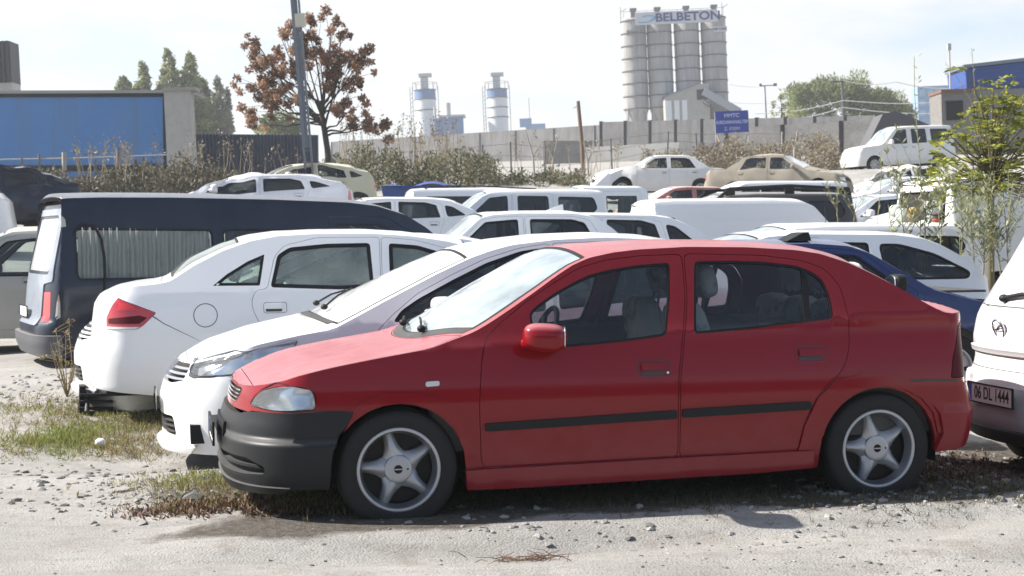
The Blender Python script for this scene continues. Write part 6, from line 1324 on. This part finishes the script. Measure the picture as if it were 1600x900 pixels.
# thin weeds
WEED=leaf_mat('weed_leaves',(.10,.13,.07),(.42,.42,.24),tr=.4)
def weed(u,v0,v1,Y,lean,label,dens=1.0,lf=.07,seed=0,col=None):
    rs=np.random.default_rng(seed); a=np.array(at(u,v0,Y));b=np.array(at(u+lean,v1,Y)); r=empty('weed_plant',tuple(a)); tag(r,label,'weed','tall weeds on the right'); m=MB(); h=b-a; P=[];D=[]
    def stem(s0,s1,rad_,lvl):
        pts=[s0+(s1-s0)*t+np.array([math.sin(t*5+seed)*.02,0,0])*np.linalg.norm(s1-s0) for t in np.linspace(0,1,7)]; m.tube(pts,np.linspace(rad_,rad_*.4,7),4,cap=False); n=int(np.linalg.norm(s1-s0)/.045*dens)
        for i in range(n):
            t=rs.uniform(.12,1); p=s0+(s1-s0)*t; a_=rs.random()*6.28; P.append(p); D.append(np.array([math.cos(a_),math.sin(a_),.9]))
    stem(np.zeros(3),h,.008,0)
    for i in range(int(6*dens)):
        t=rs.uniform(.15,.75); s=h*t; a_=rs.random()*6.28; stem(s,s+np.array([math.cos(a_)*.30,math.sin(a_)*.25,.45])*rs.uniform(.6,1.3),.004,1)
    m.build('stem',mat('weed_stem',(.22,.20,.10),.8),r); leaves('foliage',np.array(P),lf,WEED,r,.26,D=np.array(D),jit=.25)
i=0
for (u,v0,v1,Y,lean,lb,dn) in [(1432,420,88,17,3,'tallest thin weed with sparse dark leaves at its tip',.6),(1412,420,250,15.5,-4,'leafy weed stem left of the tallest weed',1.2),(1445,420,270,15.5,6,'leafy weed right of the tallest weed',1.5),(1310,352,290,22,-3,'small weed against the black off-road car body',.9),(1335,352,300,22,2,'small weed at the tail of the black off-road car',.9),(1470,420,262,17,-2,'spindly weed left of the open white van',.9),(1500,420,300,15,3,'weed in front of the open van tail',1.4),(1520,420,290,15.5,-6,'reddish weed clump before the open van',1.6),(1548,425,275,15.5,4,'tall weed in front of the white van side',1.3),(1575,430,285,15.5,5,'rightmost tall weed in front of the white van side',1.3),(1372,420,235,19,2,'lone thin weed left of the tallest one',.4),(1515,400,75,19,5,'thin weed poking above the sapling',.35),(1395,420,320,15.5,-5,'low leafy weed by the white saloon bonnet',1.2),(1535,430,340,14.5,3,'dense low weed right behind the people carrier roof',1.8),(1562,430,350,14.5,-4,'dense low weed close to the people carrier roof',1.8)]:
    weed(u,v0,v1,Y,lean,lb,dn,lf=.085 if i<3 else .07,seed=i); i+=1
# ------------------------------------------------------------------ ground
def red_local(x,y):
    c,s=math.cos(.235),math.sin(.235); dx=x+1.56;dy=y-8.12; return dx*c+dy*s,-dx*s+dy*c
def relief(x,y):
    near=1-sst(14,22,y); xl,yl=red_local(x,y)
    bank=.050*sst(-1.50,-1.08,yl+.05*np.sin(xl*1.9))*(1-sst(1.2,2.2,yl))*sst(-.9,.3,xl+.0*yl)
    dip=-.085*np.exp(-(((x+2.3)/1.3)**2+((y-10.1)/.7)**2))
    dip=dip-.10*np.exp(-(((x-4.2)/1.6)**4+((y-9.9)/1.3)**4))
    z=.055*(fbm(x*.55+3,y*.75,3,1)-.45)+.028*(fbm(x*1.7,y*2.6,3,5)-.45)+.014*(fbm(x*6,y*9,3,9)-.45)
    rut=.022*np.sin(yl*6.5+.8*np.sin(xl*.9)+fbm(x,y*1.0,2,3)*3)*sst(-1.15,-1.5,yl) if True else 0
    prox=np.exp(-(((xl-2.)/3.)**4+(yl/1.25)**4))
    return near*(z*(1-.75*prox)+rut+dip)+bank
def graded(lo,a,b,hi,st,g=1.13):
    c=list(np.arange(a,b,st)); d=st;x=a
    L=[]
    while x>lo: d*=g; x-=d; L.append(x)
    x=c[-1]; d=st;R=[]
    while x<hi: d*=g; x+=d; R.append(x)
    return np.array(L[::-1]+c+R)
gx=graded(-700,-4.3,4.6,700,.034); gy=graded(-60,5.9,11.5,1000,.034)
X,Yg=np.meshgrid(gx,gy); Z=terrain(X,Yg)+relief(X,Yg); nx,ny=len(gx),len(gy)
def gz(x,y): return float(terrain(np.array([x]),np.array([y]))[0]+relief(np.array([x]),np.array([y]))[0])
me=bpy.data.meshes.new('ground'); V=np.stack([X.ravel(),Yg.ravel(),Z.ravel()],-1); idx=np.arange(nx*ny).reshape(ny,nx)
F=np.stack([idx[:-1,:-1],idx[:-1,1:],idx[1:,1:],idx[1:,:-1]],-1).reshape(-1,4); me.vertices.add(len(V)); me.vertices.foreach_set('co',V.ravel()); me.loops.add(F.size); me.loops.foreach_set('vertex_index',F.ravel()); me.polygons.add(len(F)); me.polygons.foreach_set('loop_start',np.arange(len(F))*4); me.polygons.foreach_set('loop_total',np.full(len(F),4)); me.polygons.foreach_set('use_smooth',[True]*len(F)); me.update()
gm=bpy.data.materials.new('dusty_ground'); gm.use_nodes=True; nt=gm.node_tree; b=nt.nodes['Principled BSDF']; b.inputs['Roughness'].default_value=.95; b.inputs['Specular IOR Level'].default_value=.15
N=nt.nodes.new;Lk=nt.links.new; tc=N('ShaderNodeTexCoord')
def nz(s,d=6,r=.6,kind='n'):
    n=N('ShaderNodeTexNoise') if kind=='n' else N('ShaderNodeTexVoronoi'); n.inputs['Scale'].default_value=s
    if kind=='n': n.inputs['Detail'].default_value=d; n.inputs['Roughness'].default_value=r
    Lk(tc.outputs['Object'],n.inputs['Vector']); return n
def mr(src,a,b_,c,d):
    r=N('ShaderNodeMapRange'); r.inputs[1].default_value=a;r.inputs[2].default_value=b_;r.inputs[3].default_value=c;r.inputs[4].default_value=d; Lk(src,r.inputs[0]); return r.outputs[0]
def mx(f,a,c):
    m=N('ShaderNodeMix'); m.data_type='RGBA'; Lk(f,m.inputs[0])
    if isinstance(a,tuple): m.inputs[6].default_value=(*a,1)
    else: Lk(a,m.inputs[6])
    m.inputs[7].default_value=(*c,1); return m.outputs[2]
att=N('ShaderNodeAttribute'); att.attribute_name='soil_shade'; att.attribute_type='GEOMETRY'
c=mx(mr(nz(.9,6).outputs['Fac'],.35,.65,0,1),(.385,.37,.35),(.29,.28,.265))
mpg=N('ShaderNodeMapping'); mpg.inputs['Rotation'].default_value=(0,0,-.22); mpg.inputs['Scale'].default_value=(.5,4.5,1); Lk(tc.outputs['Object'],mpg.inputs[0]); nst=N('ShaderNodeTexNoise'); nst.inputs['Scale'].default_value=1.6; nst.inputs['Detail'].default_value=7; nst.inputs['Roughness'].default_value=.65; Lk(mpg.outputs[0],nst.inputs['Vector'])
c=mx(mr(nst.outputs['Fac'],.50,.68,0,.65),c,(.255,.245,.23))
c=mx(mr(nz(2.7,7,.7).outputs['Fac'],.52,.66,0,.75),c,(.25,.23,.205))
c=mx(mr(nz(14,6,.75).outputs['Fac'],.55,.72,0,.8),c,(.18,.168,.155))
c=mx(mr(nz(55,4,.7).outputs['Fac'],.58,.70,0,.75),c,(.12,.112,.105))
c=mx(mr(nz(38,4,.7).outputs['Fac'],.60,.74,0,.7),c,(.46,.45,.43))
vo=nz(75,kind='v'); c=mx(mr(vo.outputs['Distance'],.0,.22,.55,0),c,(.42,.41,.395))
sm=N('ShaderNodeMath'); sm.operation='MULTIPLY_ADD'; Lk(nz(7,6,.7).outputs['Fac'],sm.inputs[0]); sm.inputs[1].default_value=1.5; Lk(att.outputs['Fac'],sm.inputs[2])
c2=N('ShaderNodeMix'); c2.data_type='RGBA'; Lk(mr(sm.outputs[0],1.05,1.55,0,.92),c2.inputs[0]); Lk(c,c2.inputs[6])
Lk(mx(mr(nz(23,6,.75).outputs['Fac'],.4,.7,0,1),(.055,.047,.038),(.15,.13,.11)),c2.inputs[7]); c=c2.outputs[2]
Lk(c,b.inputs['Base Color'])
h1=nz(11,12,.82); h2=nz(260,3,.7); ad=N('ShaderNodeMath'); ad.operation='MULTIPLY_ADD'; Lk(h2.outputs['Fac'],ad.inputs[0]); ad.inputs[1].default_value=.3; Lk(h1.outputs['Fac'],ad.inputs[2])
ad2=N('ShaderNodeMath'); ad2.operation='MULTIPLY_ADD'; Lk(vo.outputs['Distance'],ad2.inputs[0]); ad2.inputs[1].default_value=-.35; Lk(ad.outputs[0],ad2.inputs[2])
bp=N('ShaderNodeBump'); bp.inputs['Strength'].default_value=.75; bp.inputs['Distance'].default_value=.018; Lk(ad2.outputs[0],bp.inputs['Height']); Lk(bp.outputs[0],b.inputs['Normal'])
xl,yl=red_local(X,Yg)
soil_shade=sst(-1.18,-.95,yl+.10*np.sin(xl*2.3)+.06*np.sin(xl*7.1))*(1-sst(1.0,1.6,yl))*sst(-.5,.2,xl+.25*np.sin(yl*5))*(1-sst(5.6,6.6,xl))  # dark soil, with the red car's shade painted into the strip along it
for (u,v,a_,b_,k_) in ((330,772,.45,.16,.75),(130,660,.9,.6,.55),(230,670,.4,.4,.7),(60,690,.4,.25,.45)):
    cx,cy=((lambda p:p)(((CO+(CF+CR*(u-800)/FPX-CU*(v-450)/FPX)*(-EYE/(CF+CR*(u-800)/FPX-CU*(v-450)/FPX)[2])))[:2])); soil_shade=np.maximum(soil_shade,k_*np.exp(-(((X-cx)/a_)**2+((Yg-cy)/b_)**2)))
a_=me.attributes.new('soil_shade','FLOAT','POINT'); a_.data.foreach_set('value',soil_shade.ravel().astype(np.float32))
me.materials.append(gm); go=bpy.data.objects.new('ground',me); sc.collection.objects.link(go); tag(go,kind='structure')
def gpt(px,py):
    d=CF+CR*(px-800)/FPX-CU*(py-450)/FPX; t=-EYE/d[2]; p=CO+d*t; return p[0],p[1]
# stones
rs=np.random.default_rng(21)
def rock(n=1):
    ico=[];ph=(1+5**.5)/2
    v=np.array([(-1,ph,0),(1,ph,0),(-1,-ph,0),(1,-ph,0),(0,-1,ph),(0,1,ph),(0,-1,-ph),(0,1,-ph),(ph,0,-1),(ph,0,1),(-ph,0,-1),(-ph,0,1)])/1.9
    f=[(0,11,5),(0,5,1),(0,1,7),(0,7,10),(0,10,11),(1,5,9),(5,11,4),(11,10,2),(10,7,6),(7,1,8),(3,9,4),(3,4,2),(3,2,6),(3,6,8),(3,8,9),(4,9,5),(2,4,11),(6,2,10),(8,6,7),(9,8,1)]
    return v,f
rv,rf=rock(); m=MB()
def stones(m,pts,s0,s1,mi=0,pw=3):
    for (x,y) in pts:
        s=s0+(s1-s0)*rs.random()**pw; v=rv*(1+rs.normal(size=(12,1))*.22)*s*np.array([rs.uniform(.8,1.4),rs.uniform(.8,1.3),rs.uniform(.45,.8)]); a=rs.random()*6.28; v=np.stack([v[:,0]*math.cos(a)-v[:,1]*math.sin(a),v[:,0]*math.sin(a)+v[:,1]*math.cos(a),v[:,2]],-1)
        m.add(v+np.array([x,y,gz(x,y)+s*.02]),rf,None,rs.integers(0,3) if mi==0 else mi)
pts=[gpt(rs.uniform(-20,1620),rs.uniform(700,905)) for i in range(260)]; stones(m,pts,.003,.013,pw=4)
pts=[gpt(rs.normal()*60+1320,rs.normal()*22+778) for i in range(260)]+[gpt(rs.uniform(1420,1600),rs.uniform(700,800)) for i in range(250)]; stones(m,pts,.006,.028,pw=2)
pts=[gpt(rs.normal()*90+230,rs.normal()*25+770) for i in range(260)]+[gpt(rs.uniform(0,330),rs.uniform(710,800)) for i in range(200)]; stones(m,pts,.005,.026,pw=2)
pts=[gpt(rs.uniform(560,1300),rs.uniform(800,850)) for i in range(150)]; stones(m,pts,.005,.024,pw=2)
pts=[gpt(rs.uniform(1000,1600),rs.uniform(840,895)) for i in range(150)]; stones(m,pts,.004,.014,pw=2)
pts=[gpt(rs.uniform(-10,120),rs.uniform(600,640)) for i in range(150)]; stones(m,pts,.01,.03,pw=2)
o=m.build('gravel',[mat('stone_grey',(.24,.23,.22),.95,bump=(90,.4,.004)),mat('stone_pale',(.30,.285,.265),.95,bump=(90,.4,.004)),mat('stone_dark',(.12,.115,.11),.95,bump=(90,.4,.004))]); tag(o,'loose stones and clods of dirt over the lot','gravel',kind='stuff')
for px,py,s,lab in ((378,738,.0,''),(302,788,.05,'dark flat stone lying before the grey bumper of the red hatchback'),(190,770,.03,'small pale stone at the left of the dry grass patch'),(1395,822,.0,'')):
    if not lab: continue
    x,y=gpt(px,py); m=MB(); m.add(rv*(1+rs.normal(size=(12,1))*.25)*np.array([s*1.6,s,s*.6]),rf); o=m.build('stone',MAT['stone_dark'] if s>.04 else MAT['stone_pale']); o.location=(x,y,gz(x,y)+.01); tag(o,lab,'stone')
# grass
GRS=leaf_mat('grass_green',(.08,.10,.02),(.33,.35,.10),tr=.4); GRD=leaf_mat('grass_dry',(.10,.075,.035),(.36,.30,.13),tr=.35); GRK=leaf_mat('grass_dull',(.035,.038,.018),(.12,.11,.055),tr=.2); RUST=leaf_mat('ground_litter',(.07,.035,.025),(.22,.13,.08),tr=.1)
def grass(name,blobs,mt,label,h,seed,asp=.10,up=1.3,flat=False):
    rs=np.random.default_rng(seed); P=[]
    for (u,v,su,sv,n) in blobs:
        for i in range(int(n)):
            x,y=gpt(u+rs.normal()*su,v+rs.normal()*sv); q=7
            pp=np.stack([x+rs.normal(size=q)*.014,y+rs.normal(size=q)*.014,np.zeros(q)],-1); P.append(pp)
    P=np.concatenate(P); P[:,2]=terrain(P[:,0],P[:,1])+relief(P[:,0],P[:,1])-.003
    o=leaves(name,P,h,mt,None,asp,up=up); tag(o,label,'grass',kind='stuff')
grass('grass',[(110,645,55,6,120),(60,690,35,7,220),(115,682,30,7,420),(170,670,40,8,120),(200,652,30,6,90)],GRS,'green grass patch at the left in front of the white saloons',.05,31)
grass('grass',[(130,655,80,12,380),(190,690,40,7,330),(235,665,22,8,260),(60,640,50,6,90),(20,690,40,8,90)],GRD,'dry straw coloured grass around the green patch at the left',.05,32)
grass('grass',[(300,760,50,9,170),(430,775,25,7,200),(450,783,18,6,200)],GRS,'sparse low green grass ahead of the grey bumper',.04,33)
grass('grass',[(330,768,70,12,330),(480,800,50,8,330),(300,800,50,6,90)],GRD,'short dry grass ahead of the grey bumper',.04,34)
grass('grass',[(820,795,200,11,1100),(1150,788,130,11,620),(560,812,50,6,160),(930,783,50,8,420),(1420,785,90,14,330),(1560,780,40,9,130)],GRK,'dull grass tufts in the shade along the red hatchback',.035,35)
grass('ground_litter',[(300,805,60,7,260),(360,798,50,6,220),(430,812,40,5,100),(1500,740,60,18,500)],RUST,'rust brown dead leaves and roots on the dirt',.035,36,asp=.3,up=.2)
# sprig of dead twigs on the track, weed by the left van, crumpled paper
m=MB(); x0,y0=gpt(825,868)
for i in range(60):
    a=np.array([x0+rs.normal()*.10,y0+rs.normal()*.05,0]); a[2]=gz(a[0],a[1])+.004; d=np.array([rs.normal()*.08,rs.normal()*.05,abs(rs.normal())*.02]); m.tube([a,a+d*.5+[0,0,.01],a+d],[.002,.0015,.001],4)
o=m.build('dead_sprig',mat('dead_twig_brown',(.14,.08,.05),.9)); tag(o,'dead brown sprig lying on the pale track at the bottom','twigs')
m=MB(); x0,y0=gpt(105,630); z0=gz(x0,y0); P=[];rs3=np.random.default_rng(4)
for i in range(12):
    e=np.array([x0+rs3.normal()*.13,y0+rs3.normal()*.1,z0+rs3.uniform(.25,.62)]); s=np.array([x0,y0,z0]); mid=(s+e)/2+rs3.normal(size=3)*.03; m.tube([s,mid,e],[.006,.004,.002],4)
    for j in range(3): q=mid+(e-mid)*rs3.random(); f=q+rs3.normal(size=3)*[.08,.06,.05]+[0,0,.04]; m.tube([q,f],[.0025,.0012],4); P.append(f)
o=m.build('stems',mat('dead_weed_stem',(.20,.15,.08),.9)); l=leaves('seed_heads',np.repeat(np.array(P),6,0)+RNG.normal(size=(len(P)*6,3))*.012,.022,GRD,None,.5); r=empty('dead_weed'); tag(r,'dry branching weed standing before the dark blue van tail','weed'); o.parent=r; l.parent=r
x0,y0=gpt(157,690); m=MB(); m.ellip((0,0,0),(.075,.075,.06),.9,12); v=m.v[0]; v*=1+RNG.normal(size=(len(v),1))*.05; o=m.build('crumpled_cup',mat('cup_white',(.70,.72,.74),.5,var=[(30,(.3,.35,.4),.55,.65,.7)])); o.location=(x0,y0,gz(x0,y0)+.03); tag(o,'crumpled white paper cup on the dry grass at the left','cup')
m=MB(); x0,y0=gpt(462,778)
for i in range(4): m.tube([(x0+.02*i,y0,gz(x0,y0)+.08),(x0+.03*i-.05,y0-.02,gz(x0,y0)+.02),(x0+.05*i,y0-.03,gz(x0,y0)+.05)],.006,5)
o=m.build('bent_wire',RINGM); tag(o,'rusty bent wire hanging down under the grey bumper','wire')
# ------------------------------------------------------------------ added workshop, unseen behind the viewer, darkens reflections in the cars
r=empty('added_workshop_block',(0,-24,0)); tag(r,'added dark workshop shape with roller doors, unseen behind the viewer, for the cars to reflect','building')
m=MB(); m.box((0,-3,1.7),(64,6,5.4)); m.build('wall',mat('dark_brick',(.13,.10,.085),.9,var=[(6,(.09,.07,.06),.4,.6,.7)]),r)
m=MB(); m.box((0,-3,4.55),(65,7,.3)); m.build('roof',mat('added_workshop_roof',(.10,.10,.11),.8),r)
for i in range(7):
    m=MB(); m.box((-25+i*8.3,.06,1.8),(3.6,.12,3.8)); 
    for k in range(9): m.box((-25+i*8.3,.13,.2+k*.42),(3.5,.03,.05))
    m.build('added_roller_door',mat('roller_door_grey',(.12,.13,.14),.6),r)
    m=MB(); m.box((-20.8+i*8.3,.05,3.6),(1.6,.1,1.3)); m.build('window',GLD,r)
# ------------------------------------------------------------------ thin haze over the whole place
m=MB(); zb=float(Z.min())-1.0
HZ=400.0
m=MB(); x0_,x1_,y0_,y1_=X.min()-2,X.max()+2,Yg.min()-2,Yg.max()+2; z0_,z1_=zb,46.0
m.box(((x0_+x1_)/2,(y0_+y1_)/2,(z0_+z1_)/2),(x1_-x0_,y1_-y0_,z1_-z0_))
hm=bpy.data.materials.new('haze_air'); hm.use_nodes=True; nt=hm.node_tree; nt.nodes.clear(); o_=nt.nodes.new('ShaderNodeOutputMaterial'); v=nt.nodes.new('ShaderNodeVolumePrincipled'); v.inputs['Color'].default_value=(.92,.95,1,1); v.inputs['Density'].default_value=.0007; v.inputs['Anisotropy'].default_value=.3; nt.links.new(v.outputs[0],o_.inputs['Volume'])
hz=m.build('haze',hm); tag(hz,kind='stuff')
